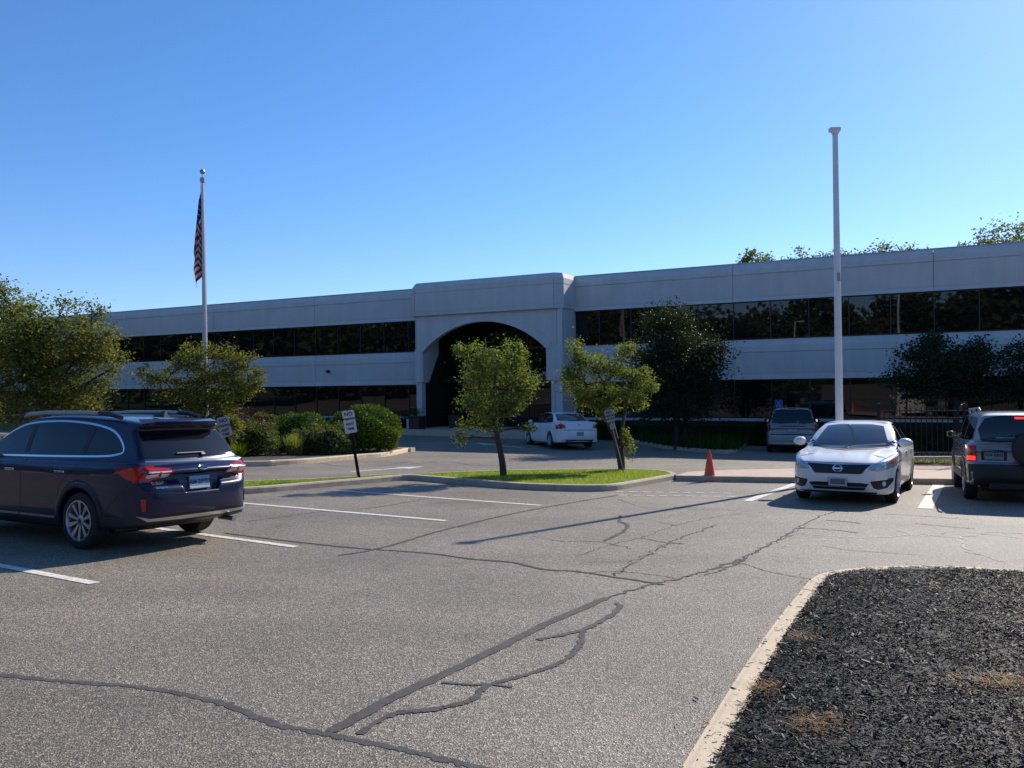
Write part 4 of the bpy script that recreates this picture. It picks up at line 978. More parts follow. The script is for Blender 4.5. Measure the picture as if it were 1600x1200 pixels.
class Car:
    def __init__(s, name, label, spec, x, y, deg, paint, h=.022):
        s.sp = spec; s.paint = paint
        up = GN; hx = Vector((math.cos(R(deg)), math.sin(R(deg)), 0)); hx = (hx - up * hx.dot(up)).normalized(); ly = up.cross(hx)
        g0 = gz(x, y) + .004
        mw = Matrix(((hx.x, ly.x, up.x, x), (hx.y, ly.y, up.y, y), (hx.z, ly.z, up.z, g0), (0, 0, 0, 1)))
        s.root = empty(name, mat=mw); tag(s.root, label, spec['cat'])
        bs = SDF2(spec['side'], smooth=6); gs_ = SDF2(spec['gside'], smooth=0 if spec.get('gsharp') else 6)
        cs = SDF2(cr(spec['cross'], 4) + [np.array((-p[0], p[1])) for p in cr(spec['cross'], 4)[::-1]])
        gc = SDF2(cr(spec['gcross'], 4) + [np.array((-p[0], p[1])) for p in cr(spec['gcross'], 4)[::-1]])
        pl = SDF2(cr(spec['plan'], 6) + [np.array((p[0], -p[1])) for p in cr(spec['plan'], 6)[::-1]])
        k1, k2 = spec.get('k', (.05, .05)); bow = spec.get('bow', (.10, .05)); gb_ = spec.get('gbow', (.16, .05)); crn = spec.get('crown', .045); hcr = spec.get('hcrown', .05)
        W = spec['hw']; ra = spec['ra']; axs = spec['axles']; fl = spec.get('flare', .012)
        def f(X, Y, Z):
            t = (Y / W) ** 2; Xw = X + np.where(X > 0, bow[0], -bow[1]) * t * np.clip(np.abs(X) - .8, 0, 1)
            d = bs(Xw, Z + hcr * t); d = smax(d, cs(Y, Z), k1); d = smax(d, pl(X, Y), k1)
            Xg = X + np.where(X > 0, gb_[0], -gb_[1]) * t
            g_ = smax(gs_(Xg, Z + crn * t), gc(Y + spec.get('gtaper', .04) * np.clip(np.abs(X) - .3, 0, 2) ** 1.5, Z), k2)
            d = smin(d, g_, spec.get('kb', .02))
            for ax_ in axs:
                r_ = np.sqrt((X - ax_) ** 2 + (Z - spec['rw']) ** 2)
                lip = np.exp(-((r_ - ra - .035) / .035) ** 2) * (Z > spec['rw'] * .6); d = d - fl * lip * (Y > W * .7)
                d = smax(d, -np.maximum(r_ - ra, (W - .36) - Y), .012)
            for fn in spec.get('cuts', []): d = fn(d, X, Y, Z)
            return d
        s.f = f
        lo = (min(p[0] for p in spec['side']) - .08, 0, .1); hi = (max(p[0] for p in spec['side']) + .08, 0, max(p[1] for p in spec['gside']) + .08)
        lo = (lo[0], -W - .12, lo[2]); hi = (hi[0], W + .12, hi[2])
        V, F = surface_nets(f, lo, hi, h)
        for _ in range(3):
            d = f(V[:, 0], np.abs(V[:, 1]), V[:, 2]); g_ = ngrad(f, V); n2 = (g_ ** 2).sum(1)
            st_ = -(d / np.maximum(n2, .3))[:, None] * g_; L = np.linalg.norm(st_, axis=1)[:, None]; st_ *= np.minimum(1, .006 / np.maximum(L, 1e-9)); V = V + st_
        s.body = fast('body', V, F, paint, s.root, smooth=True)
        Nb = ngrad(f, V, .016); Nb /= np.maximum(np.linalg.norm(Nb, axis=1), 1e-6)[:, None]; s.body.data.normals_split_custom_set_from_vertices(Nb.tolist())
        s.bvh = BVHTree.FromPolygons([tuple(v) for v in V], [tuple(q) for q in F.tolist()])
        for sx, axx in (('f', axs[0]), ('r', axs[1])):
            for sd_ in (1, -1): s.wheel(axx, sd_)
        mb = MB(); mb.box(axs[1] - .3, axs[0] + .3, -W + .30, W - .30, .17, .30, bev=.03); mb.box(spec['side'][0][0] * 0 + axs[1] - .75, axs[1] + .2, -.5, .5, .24, .42, bev=.03)
        for ax_ in axs: mb.box(ax_ - ra - .02, ax_ + ra + .02, -W + .34, W - .34, .28, spec['rw'] + ra - .02, bev=.02)
        mb.build('underbody', M['blackp'], s.root)
    def wheel(s, ax_, sd_):
        sp = s.sp; r = sp['rw']; w = sp.get('ww', .215); rr = sp['rim']; yo = (sp['hw'] - .015 - sp.get('winset', .0)) * sd_
        e = empty('wheel', parent=s.root); e.location = (ax_, yo, r); e.rotation_euler = (-math.pi / 2 * sd_, 0, 0) 
        # local z = outward
        mb = MB(); mb.lathe([(rr, -.02), (rr + .012, -.003), (r * .86, -.0), (r * .95, -.012), (r * .99, -.03), (r, -.05), (r, -w + .05), (r * .99, -w + .03), (r * .94, -w + .01), (rr, -w)], 40, cap=False)
        for k in range(48):
            a = 2 * math.pi * k / 48
            mb.box(r - .004, r + .002, -.006, .006, -.06 - (w - .12), -.06, M=Matrix.Rotation(a, 4, 'Z'))
        mb.build('tyre', M['rubber'], e)
        mb = MB(); mb.lathe([(rr + .004, -.006), (rr + .004, .0), (rr - .012, .002), (rr - .02, -.015), (rr - .03, -.12), (.0, -.14)], 40, 0, cap=False)
        N = sp.get('spokes', 5); tw = sp.get('split', 0)
        for k in range(N):
            a = 2 * math.pi * k / N
            for t_ in ((-1, 1) if tw else (0,)):
                M4 = Matrix.Rotation(a + t_ * tw, 4, 'Z')
                wi, wo = sp.get('spw', (.030, .020)); x1 = rr - .012
                V = [M4 @ Vector(p) for p in [(.04, -wi, -.03), (.04, wi, -.03), (x1, wo, -.012), (x1, -wo, -.012), (.04, -wi, -.06), (.04, wi, -.06), (x1, wo, -.05), (x1, -wo, -.05)]]
                mb.add(V, [(0, 1, 2, 3), (0, 3, 7, 4), (1, 5, 6, 2), (3, 2, 6, 7), (4, 7, 6, 5)], 0)
        mb.lathe([(.07, -.06), (.068, -.03), (.055, -.022), (0, -.020)], 20, 0, cap=False)
        mb.lathe([(.028, -.02), (.026, -.012), (0, -.011)], 14, 1)
        mb.lathe([(rr - .025, -.112), (0, -.112)], 24, 1)
        mb.build('rim', [M[sp.get('rimmat', 'alloy')], M['darkalloy']], e)
    def decal(s, name, poly, d, mat, t=.004, step=.04, parent=None, smooth=0, back=.006, org=None, closed=True):
        """patch of the given outline pressed onto the body along direction d; outline coordinates: (lateral, z)"""
        d = Vector(d).normalized(); z = Vector((0, 0, 1))
        if abs(d.z) > .9: u, v = Vector((1, 0, 0)), Vector((0, 1, 0))
        else:
            u = Vector((-d.y, d.x, 0)).normalized(); v = z
            if abs(d.x) > abs(d.y):
                if u.y < 0: u = -u
            elif u.x < 0: u = -u
        P = cr(poly, smooth, closed) if smooth else [np.array(p, float) for p in poly]
        # densify edges
        Q = []
        for i in range(len(P)):
            a, b = P[i], P[(i + 1) % len(P)]; k = max(1, int(np.hypot(*(b - a)) / step)); Q += [a + (b - a) * j / k for j in range(k)]
        V2, F = cdt(Q, step, lambda x, y: 0.0)
        top = []; bot = []; o3 = Vector(org) if org else Vector((0, 0, 0))
        hits = []
        for q in V2:
            o0 = o3 + u * q[0] + (v * q[1] if abs(d.z) < .9 else v * q[1]) - d * 4
            loc, nor, _, _ = s.bvh.ray_cast(o0, d, 8); hits.append((loc, nor) if loc else None)
        good = [h_ for h_ in hits if h_]
        if not good: return None
        for i, q in enumerate(V2):
            if hits[i] is None:
                j = min((j for j in range(len(V2)) if hits[j]), key=lambda j: (V2[j][0] - q[0]) ** 2 + (V2[j][1] - q[1]) ** 2); hits[i] = hits[j]
            loc, nor = hits[i]
            if nor.dot(d) > -.02: nor = -d
            n_ = (nor - d * .3).normalized(); top.append(loc + n_ * t); bot.append(loc - n_ * back)
        n = len(top); cnt = {}
        F = [f_ for f_ in F]
        # orientation
        def ori(f_):
            a, b, c_ = top[f_[0]], top[f_[1]], top[f_[2]]; return f_ if (b - a).cross(c_ - a).dot(d) < 0 else f_[::-1]
        F = [ori(f_) for f_ in F]
        for f_ in F:
            for i in range(len(f_)): cnt[(f_[i], f_[(i + 1) % len(f_)])] = 1
        G_ = [(b, a, a + n, b + n) for (a, b) in cnt if (b, a) not in cnt]
        mb = MB(); mb.add(top + bot, F, 0, True)
        mb.F += G_; mb.S += [False] * len(G_); mb.M += [0] * len(G_)
        o = mesh(name, mb.V, mb.F, mat, parent or s.root); o.data.polygons.foreach_set('use_smooth', mb.S)
        Tn = ngrad(s.f, np.array([tuple(p) for p in top], float), .014); Tn /= np.maximum(np.linalg.norm(Tn, axis=1), 1e-6)[:, None]
        o.data.normals_split_custom_set_from_vertices([tuple(q) for q in Tn] + [tuple(q) for q in Tn]) 
        return o
    def seam(s, pts, d, w=.007, name='door_seam', mat=None, t=.0012, smooth=4, org=None):
        P = cr(pts, smooth) if smooth else [np.array(p, float) for p in pts]
        A = offs(P, w / 2); B_ = offs(P, -w / 2); return s.decal(name, list(A) + list(B_[::-1]), d, mat or M['black'], t, .06, back=.004, org=org)
    def at(s, a, z, d, org=None):
        d = Vector(d).normalized(); u = Vector((-d.y, d.x, 0)).normalized()
        if abs(d.x) > abs(d.y):
            if u.y < 0: u = -u
        elif u.x < 0: u = -u
        o0 = (Vector(org) if org else Vector()) + u * a + Vector((0, 0, z)) - d * 4
        return s.bvh.ray_cast(o0, d, 8)
    def box_on(s, name, a, z, w, h, dep, d, mat, bev=.006, parent=None, tilt=True):
        """small box stuck on the body; w along the body, h upward, dep outward"""
        loc, nor, _, _ = s.at(a, z, d)
        d_ = Vector(d).normalized(); n_ = nor if tilt else -d_
        if n_.dot(d_) > 0: n_ = -n_
        u = Vector((0, 0, 1)).cross(n_).normalized(); v = n_.cross(u)
        Mx = Matrix(((u.x, v.x, n_.x, loc.x), (u.y, v.y, n_.y, loc.y), (u.z, v.z, n_.z, loc.z), (0, 0, 0, 1)))
        mb = MB(); mb.box(-w / 2, w / 2, -h / 2, h / 2, -.01, dep, M=Mx, bev=bev); return mb.build(name, mat, parent or s.root), Mx
    def mirror(s, x, z, sd_, mat, L=.24, hh=.15):
        e = empty('wing_mirror', parent=s.root)
        y0 = s.sp['hw'] - .085
        bm = bmesh.new(); bmesh.ops.create_uvsphere(bm, u_segments=20, v_segments=12, radius=1)
        for v in bm.verts:
            x_, y_, z_ = v.co; x_ = max(x_, -.45); v.co = Vector((x + x_ * .12 - .02 * y_, (y0 + .125 + y_ * L / 2) * sd_, z + .06 + z_ * hh / 2 * (1 - .12 * y_)))
        if sd_ < 0: bmesh.ops.reverse_faces(bm, faces=bm.faces)
        me = bpy.data.meshes.new('shell'); bm.to_mesh(me); bm.free(); me.polygons.foreach_set('use_smooth', [True] * len(me.polygons)); link('shell', me, e, [mat])
        mb = MB(); mb.box(x - .03, x + .03, y0 * sd_ - .02, (y0 + .12) * sd_, z - .02, z + .03, bev=.008) if sd_ > 0 else mb.box(x - .03, x + .03, -(y0 + .12), -y0 + .02, z - .02, z + .03, bev=.008)
        mb.build('arm', M['blackp'], e)
        mb = MB(); a, b = sorted(((y0 + .04) * sd_, (y0 + .21) * sd_)); mb.box(x - .052, x - .047, a, b, z + .005, z + .115); mb.build('mirror_glass', M['chrome'], e)
    def plate(s, z, d, txt, mat, y=0.0, w=.305, h=.152, ink='ink', sub=None, frame=True, dep=.012, tsize=.085):
        ob, Mx = s.box_on('number_plate', y, z, w, h, dep, d, M[mat], .003)
        if frame:
            mb = MB()
            for a in ((-w / 2 - .008, w / 2 + .008, h / 2 - .002, h / 2 + .010), (-w / 2 - .008, w / 2 + .008, -h / 2 - .010, -h / 2 + .002), (-w / 2 - .008, -w / 2 + .002, -h / 2, h / 2), (w / 2 - .002, w / 2 + .008, -h / 2, h / 2)):
                mb.box(a[0], a[1], a[2], a[3], dep - .006, dep + .004, M=Mx)
            mb.build('plate_frame', M['chrome'] if frame == 'chrome' else M['black'], ob)
        if txt: tube_text(txt, tsize, M[ink], 'plate_number', ob, Mx @ Matrix.Translation((0, .002, dep + .0015)), .0008, bold=.002)
        if sub: tube_text(sub, .022, M[ink], 'plate_caption', ob, Mx @ Matrix.Translation((0, -h * .38, dep + .0015)), .0006)
        return Mx
    def side_glass(s, outline, pillars, trim='chrome', tw=.022, mat='carglass', sm=5):
        for sd_ in (1, -1):
            d = (0, -sd_, 0)
            P = cr(outline, sm, True); A = np.array(P); ce = A.mean(0)
            if trim: 
                ctr = offs(P, tw, True); a2 = np.array([p for p in ctr]); 
                if np.abs(a2 - ce).sum() < np.abs(A - ce).sum(): ctr = offs(P, -tw, True)
                s.decal('window_trim', ctr, d, M[trim], .003, .06)
            s.decal('side_window', P, d, M[mat], .006, .05)
            for (x0, x1, xb0, xb1) in pillars:
                # clip pillar to outline by sampling
                zs = np.linspace(A[:, 1].min() + .012, A[:, 1].max() - .008, 14); L = []; Rr = []
                for z_ in zs:
                    t_ = (z_ - zs[0]) / (zs[-1] - zs[0]); a_, b_ = x0 + (xb0 - x0) * t_, x1 + (xb1 - x1) * t_
                    if inside(np.array([[a_, z_], [b_, z_]]), A).all(): L.append((a_, z_)); Rr.append((b_, z_))
                if len(L) > 2: s.decal('window_pillar', L + Rr[::-1], d, M['blackp'], .009, .06)

def carpaint(name, col, rough=.25, metal=0.0, coat=1.0):
    return plain(name, col, rough, metal=metal, coat=coat, noise=.02, nscale=3)
P_NAVY = plain('navy_metallic_paint', (.002, .006, .042), .32, metal=.1, coat=.5, spec=.3, noise=.02, nscale=3)
P_WHITE = carpaint('pearl_white_paint', (.84, .825, .79), .35, .0, .6)
P_FLEET = carpaint('white_paint', (.80, .81, .82), .35, .0, .5)
P_SILVER = carpaint('silver_metallic_paint', (.30, .31, .33), .35, .35)
P_GREY = carpaint('grey_beige_metallic_paint', (.24, .25, .25), .4, .3)

# ---------------------------------------------------------------- navy estate car
S = dict(cat='car', hw=.92, ra=.395, rw=.345, rim=.245, axles=(1.37, -1.375), ww=.225, spokes=5, split=.30, spw=(.012, .028), rimmat='alloy', flare=.018,
    side=[(2.33, .42), (2.37, .58), (2.31, .78), (2.12, .92), (1.6, .99), (1.05, 1.05), (0, 1.05), (-1.5, 1.09), (-2.15, 1.10), (-2.335, 1.075), (-2.375, .98), (-2.40, .86), (-2.445, .80), (-2.50, .74), (-2.515, .58), (-2.47, .44), (-2.36, .33), (-1.9, .27), (0, .235), (1.9, .25), (2.2, .30)],
    gside=[(1.30, .95), (1.12, 1.06), (.75, 1.28), (.38, 1.48), (.1, 1.57), (-.3, 1.615), (-.8, 1.625), (-1.4, 1.60), (-1.85, 1.56), (-2.13, 1.52), (-2.15, 1.49), (-2.05, 1.45), (-2.20, 1.28), (-2.35, 1.07), (-2.32, .9), (0, .85)],
    cross=[(.80, .22), (.87, .30), (.90, .45), (.905, .60), (.92, .78), (.92, .90), (.90, .98), (.87, 1.035), (.80, 1.075), (.5, 1.13), (0, 1.15)],
    gcross=[(.86, .85), (.845, 1.05), (.80, 1.18), (.725, 1.38), (.655, 1.52), (.59, 1.60), (.48, 1.645), (0, 1.68)],
    plan=[(2.38, 0), (2.36, .30), (2.28, .55), (2.10, .75), (1.8, .86), (1.37, .905), (.6, .92), (-1.0, .92), (-1.5, .915), (-2.0, .885), (-2.28, .82), (-2.44, .68), (-2.50, .4), (-2.52, 0)],
    k=(.045, .05), bow=(.05, .06), gbow=(.14, .09), crown=.02, hcrown=.0)
def gate_cut(d, X, Y, Z):
    # recess for the number plate in the tailgate
    q = np.maximum(np.maximum(np.abs(Y) - (.25 + (Z - .70) * .35), np.abs(Z - .80) - .105), X + 2.418)
    return smax(d, -q, .02)
S['cuts'] = [gate_cut]
c = Car('estate_car', 'navy blue estate car with roof rails and lit red lamps, at the left edge', S, -6.03, 11.44, 150.5, P_NAVY, .020)
rear = (1, 0, 0); front = (-1, 0, 0)
# black lower cladding
for sd_ in (1, -1):
    d = (0, -sd_, 0)
    c.decal('sill_cladding', [(.93, .40), (.93, .26), (-.93, .26), (-.93, .40)], d, M['blackp'], .008, .07)
    c.decal('sill_strip', [(.80, .375), (-.10, .375), (-.10, .35), (.80, .345)], d, M['alloy'], .013, .07)
    c.decal('sill_strip', [(-.14, .375), (-.88, .375), (-.88, .35), (-.14, .35)], d, M['alloy'], .013, .07)
    for ax_ in (1.37, -1.375):
        ring_ = [(ax_ + .455 * math.cos(a), .345 + .455 * math.sin(a)) for a in np.linspace(-.15, math.pi + .15, 22)] + [(ax_ + .405 * math.cos(a), .345 + .405 * math.sin(a)) for a in np.linspace(math.pi + .1, -.1, 22)]
        c.decal('arch_cladding', ring_, d, M['blackp'], .008, .06)
    c.decal('bumper_cladding', [(-1.83, .42), (-1.80, .30), (-2.35, .33), (-2.42, .44)], d, M['blackp'], .007, .06)
    for (pts) in ([(.93, .45), (.98, .75), (1.0, .95), (.93, 1.04)], [(-.14, .40), (-.16, .8), (-.20, 1.06)], [(-.95, .62), (-1.02, .80), (-1.28, .98), (-1.33, 1.08)]): c.seam(pts, d)
    c.seam([(-1.80, .43), (-2.06, .66), (-2.2, .74)], d, .006, 'bumper_seam')
    for x_ in (.05, -1.02):
        ob, Mx = c.box_on('door_handle', x_, .925, .20, .030, .035, d, M['chrome'], .008)
    c.mirror(.78, 1.06, sd_, P_NAVY)
c.side_glass([(.88, 1.11), (.62, 1.25), (.26, 1.43), (-.05, 1.505), (-.6, 1.53), (-1.15, 1.505), (-1.58, 1.44), (-1.80, 1.34), (-1.93, 1.21), (-1.86, 1.165), (-1.5, 1.135), (0, 1.11)], [(-.19, -.10, -.17, -.08), (-1.30, -1.23, -1.36, -1.27)], 'chrome', .024)
c.decal('windscreen', [(-.66, 1.10), (.66, 1.10), (.55, 1.50), (.3, 1.525), (-.3, 1.525), (-.55, 1.50)], front, M['windshield'], .004, .05)
c.decal('rear_window', cr([(-.70, 1.135), (-.60, 1.115), (-.3, 1.105), (.3, 1.105), (.60, 1.115), (.70, 1.135), (.60, 1.40), (.54, 1.455), (0, 1.475), (-.54, 1.455), (-.60, 1.40)], 3, True), rear, M['carglass'], .008, .035)
ob, _ = c.box_on('wiper', .06, 1.145, .40, .022, .03, rear, M['blackp'], .006)
c.box_on('wiper_pivot', -.12, 1.125, .07, .05, .035, rear, M['blackp'], .012)
# spoiler
mb = MB(); 
sp_ = [(-.55, -2.06), (-.46, -2.20), (0, -2.235), (.46, -2.20), (.55, -2.06)]
V = [(x_, y_, 1.545 - .03 * (abs(y_) > .5)) for y_, x_ in sp_] + [(x_ + .03, y_, 1.505 - .03 * (abs(y_) > .5)) for y_, x_ in sp_] + [(-1.98, .54, 1.575), (-1.98, -.54, 1.575)]
mb.add(V, [(0, 1, 2, 3, 4, 10, 11)[::-1]] if False else [(0, 11, 10, 4, 3, 2, 1), (0, 1, 6, 5), (1, 2, 7, 6), (2, 3, 8, 7), (3, 4, 9, 8), (5, 6, 7, 8, 9)], 0)
mb.build('roof_spoiler', P_NAVY, c.root)
# lamps
for sd_ in (1, -1):
    f_ = lambda L: [(a * sd_, b) for a, b in L]
    d = (0, -sd_, 0)
    c.decal('tail_light', [(-2.02, 1.00), (-2.06, .965), (-2.20, .875), (-2.36, .84), (-2.36, 1.02), (-2.2, 1.015)], d, M['red'], .010, .04)
    tl = c.decal('tail_light', f_([(.82, 1.018), (.76, 1.015), (.45, .985), (.42, .95), (.44, .885), (.62, .865), (.66, .835), (.82, .835)]), rear, M['red'], .012, .035)
    c.decal('lamp_lens', f_([(.72, .955), (.45, .955), (.45, .895), (.62, .885), (.72, .895)]), rear, M['lens'], .022, .03, parent=tl)
    c.decal('lamp_divider', f_([(.60, .96), (.575, .96), (.575, .885), (.60, .885)]), rear, M['red'], .026, .03, parent=tl)
    c.decal('reflector', f_([(.775, .64), (.735, .645), (.735, .50), (.765, .50)]), rear, M['red'], .010, .03)
    c.decal('headlight', f_([(.86, .80), (.50, .72), (.50, .64), (.86, .64)]), front, M['lensdark'], .008, .04)
    c.seam(f_([(.66, 1.07), (.735, .98), (.72, .85), (.66, .72), (.58, .66)]), rear, .007, 'gate_seam')
    # rails
    mb = MB(); mb.tube([(.30, sd_ * .585, 1.60), (.20, sd_ * .60, 1.625), (-.2, sd_ * .60, 1.645), (-1.0, sd_ * .59, 1.648), (-1.45, sd_ * .585, 1.635)], [.024, .028, .030, .030, .028], 10)
    rr_ = mb.build('roof_rail', M['steel'], c.root)
    mb = MB(); mb.tube([(-1.30, sd_ * .587, 1.645), (-1.5, sd_ * .585, 1.638), (-1.72, sd_ * .58, 1.59)], [.033, .034, .026], 8); mb.tube([(.42, sd_ * .58, 1.57), (.3, sd_ * .585, 1.62), (.15, sd_ * .59, 1.64)], [.026, .03, .028], 8); mb.build('rail_foot', M['blackp'], rr_)
c.seam([(-.58, .66), (-.3, .645), (.3, .645), (.58, .66)], rear, .008, 'gate_seam')
c.seam([(-.68, 1.075), (0, 1.06), (.68, 1.075)], rear, .010, 'gate_strip', M['chrome'], .003)  # thin chrome strip under the rear window
c.decal('rear_skid', [(-.78, .39), (-.72, .435), (.72, .435), (.78, .39), (.70, .30), (-.70, .30)], rear, M['blackp'], .008, .06)
c.decal('skid_strip', [(-.80, .445), (-.70, .415), (.70, .415), (.80, .445), (.72, .385), (.3, .375), (-.3, .375), (-.72, .385)], rear, M['alloy'], .013, .05)
c.plate(.80, rear, 'AM·20703', 'plateb', w=.305, h=.152, frame=False, dep=.02, tsize=.074)
c.box_on('plate_holder_strip', 0, .733, .30, .028, .026, rear, M['platew'], .003)
# emblem and badges
def onrear(car, y, z, d=rear):
    loc, nor, _, _ = car.at(y, z, d); d_ = Vector(d); n_ = (nor if nor.dot(d_) < 0 else -nor).normalized()
    u = Vector((0, 0, 1)).cross(n_).normalized(); v = n_.cross(u)
    return Matrix(((u.x, v.x, n_.x, loc.x), (u.y, v.y, n_.y, loc.y), (u.z, v.z, n_.z, loc.z), (0, 0, 0, 1)))
def badge(car, txt, y, z, size, d=rear, mat='chrome', name='badge', bold=.001): return tube_text(txt, size, M[mat], name, car.root, onrear(car, y, z, d) @ Matrix.Translation((0, 0, .003)), .002, bold=bold)
def ringmb(Mx, rx, ry, th, z=.0, n=28, dep=.008, m=0, mb=None):
    mb = mb or MB(); P = [Mx @ Vector((rx * math.cos(a), ry * math.sin(a), z + dep * .5)) for a in np.linspace(0, 2 * math.pi, n)]; mb.tube(P, th, 6, m, cap=False); return mb
Mx = onrear(c, 0, .975)
mb = ringmb(Mx, .062, .036, .006)
mb.prism([(.058 * math.cos(a), .032 * math.sin(a)) for a in np.linspace(0, 2 * math.pi, 21)[:-1]], 0, .004, 1, Mx)
for (sx, sy, q) in ((-.028, .008, .012), (.012, .012, .006), (.032, .006, .006), (.002, -.008, .006), (.02, -.01, .006), (-.012, -.012, .005)):
    mb.prism([(sx + q * (1 if k % 2 == 0 else .35) * math.cos(k * math.pi / 4), sy + q * (1 if k % 2 == 0 else .35) * math.sin(k * math.pi / 4)) for k in range(8)], .004, .007, 0, Mx)
mb.build('emblem', [M['chrome'], P_NAVY], c.root)
badge(c, 'SUBARU', .56, .815, .058); badge(c, 'OUTBACK', .56, .765, .032); badge(c, 'AWD', -.54, .815, .040)
# fin, exhaust, front
mb = MB(); mb.add([(-1.55, .035, 1.60), (-1.80, .045, 1.585), (-1.80, -.045, 1.585), (-1.55, -.035, 1.60), (-1.78, .008, 1.672), (-1.78, -.008, 1.672), (-1.73, 0, 1.672)], [(0, 3, 6), (0, 6, 4, 1), (3, 2, 5, 6), (1, 4, 5, 2), (4, 6, 5)]); mb.build('roof_antenna', M['blackp'], c.root)
for y_ in (-.52,):
    mb = MB(); mb.tube([(-2.2, y_, .29), (-2.47, y_, .28)], .035, 12); mb.build('exhaust_pipe', M['steel'], c.root)
c.decal('grille', [(-.45, .74), (.45, .74), (.38, .55), (-.38, .55)], front, M['blackp'], .006, .05)

# ---------------------------------------------------------------- white saloon facing the camera
S = dict(cat='car', hw=.915, ra=.36, rw=.325, rim=.225, axles=(1.40, -1.376), ww=.215, spokes=8, spw=(.024, .030), flare=.012, winset=.025,
    side=[(2.37, .36), (2.41, .47), (2.405, .58), (2.36, .70), (2.25, .775), (2.0, .845), (1.6, .905), (1.2, .945), (.9, .965), (0, .965), (-1.4, 1.05), (-2.1, 1.075), (-2.36, 1.04), (-2.42, .90), (-2.46, .7), (-2.44, .42), (-2.3, .28), (0, .19), (2.0, .19), (2.25, .22)],
    gside=[(1.25, .84), (1.10, .95), (.75, 1.15), (.35, 1.335), (.05, 1.42), (-.35, 1.455), (-.8, 1.445), (-1.2, 1.375), (-1.7, 1.18), (-2.0, 1.05), (-1.9, .9), (0, .8)],
    cross=[(.78, .18), (.85, .26), (.885, .42), (.90, .58), (.915, .74), (.905, .86), (.86, .95), (.76, 1.03), (.55, 1.10), (0, 1.13)],
    gcross=[(.86, .80), (.845, .97), (.80, 1.08), (.70, 1.27), (.60, 1.40), (.48, 1.455), (.3, 1.475), (0, 1.48)],
    plan=[(2.41, 0), (2.39, .28), (2.33, .50), (2.20, .68), (1.95, .81), (1.5, .885), (.9, .91), (0, .915), (-1.3, .91), (-1.9, .87), (-2.25, .77), (-2.42, .55), (-2.46, .25), (-2.46, 0)],
    k=(.06, .05), bow=(.12, .06), gbow=(.26, .16), crown=.03, hcrown=.05, kb=.05)
def hoodlines(d, X, Y, Z):
    r_ = np.exp(-((Y - (.46 + .12 * (2.2 - X) * .5)) / .07) ** 2) * (X > 1.0) * (Z > .6) * np.clip((X - 1.0) / .4, 0, 1) * np.clip((2.25 - X) / .3, 0, 1)
    return d - .010 * r_
S['cuts'] = [hoodlines]
w = Car('saloon_car', 'pearl white saloon car facing the camera in front of the tall white pole', S, 6.93, 16.62, 239.5, P_WHITE, .020)
w.side_glass([(.80, 1.01), (.52, 1.14), (.16, 1.29), (-.2, 1.38), (-.6, 1.395), (-1.05, 1.33), (-1.45, 1.19), (-1.62, 1.09), (-1.2, 1.05), (0, 1.01)], [(-.20, -.12, -.18, -.10), (-1.18, -1.13, -1.14, -1.09)], 'chrome', .016)
w.decal('windscreen', [(-.68, .995), (-.4, .955), (0, .94), (.4, .955), (.68, .995), (.60, 1.17), (.515, 1.35), (.3, 1.38), (-.3, 1.38), (-.515, 1.35), (-.60, 1.17)], front, M['windshield'], .010, .03)
w.decal('rear_window', [(-.62, 1.12), (.62, 1.12), (.5, 1.38), (-.5, 1.38)], rear, M['carglass'], .004, .05)
w.decal('cowl', [(-.70, .975), (-.4, .935), (0, .92), (.4, .935), (.70, .975), (.69, .995), (.4, .955), (0, .94), (-.4, .955), (-.69, .995)], front, M['blackp'], .005, .05)
# grille with chrome V
w.decal('grille_surround', [(-.56, .735), (-.25, .722), (0, .72), (.25, .722), (.56, .735), (.40, .565), (-.40, .565)], front, M['chrome'], .004, .04)
w.decal('grille', [(-.53, .720), (0, .705), (.53, .720), (.375, .555), (-.375, .555)], front, M['blackp'], .008, .04)
for k, z_ in enumerate((.595, .625, .655, .685)): w.decal('grille_bar', [(-.38 - k * .035, z_), (.38 + k * .035, z_), (.38 + k * .035, z_ + .008), (-.38 - k * .035, z_ + .008)], front, M['darkalloy'], .011, .08)
Mx = onrear(w, 0, .645, front) @ Matrix.Translation((0, 0, .008))
mb = ringmb(Mx, .072, .060, .010); mb.box(-.088, .088, -.016, .016, 0, .016, M=Mx, bev=.003); mb.prism([(.06 * math.cos(a), .05 * math.sin(a)) for a in np.linspace(0, 6.283, 21)[:-1]], -.004, .002, 1, Mx)
eb = mb.build('emblem', [M['chrome'], M['blackp']], w.root)
w.seam([(-.60, .745), (-.3, .742), (0, .74), (.3, .742), (.60, .745)], front, .008, 'bonnet_seam')
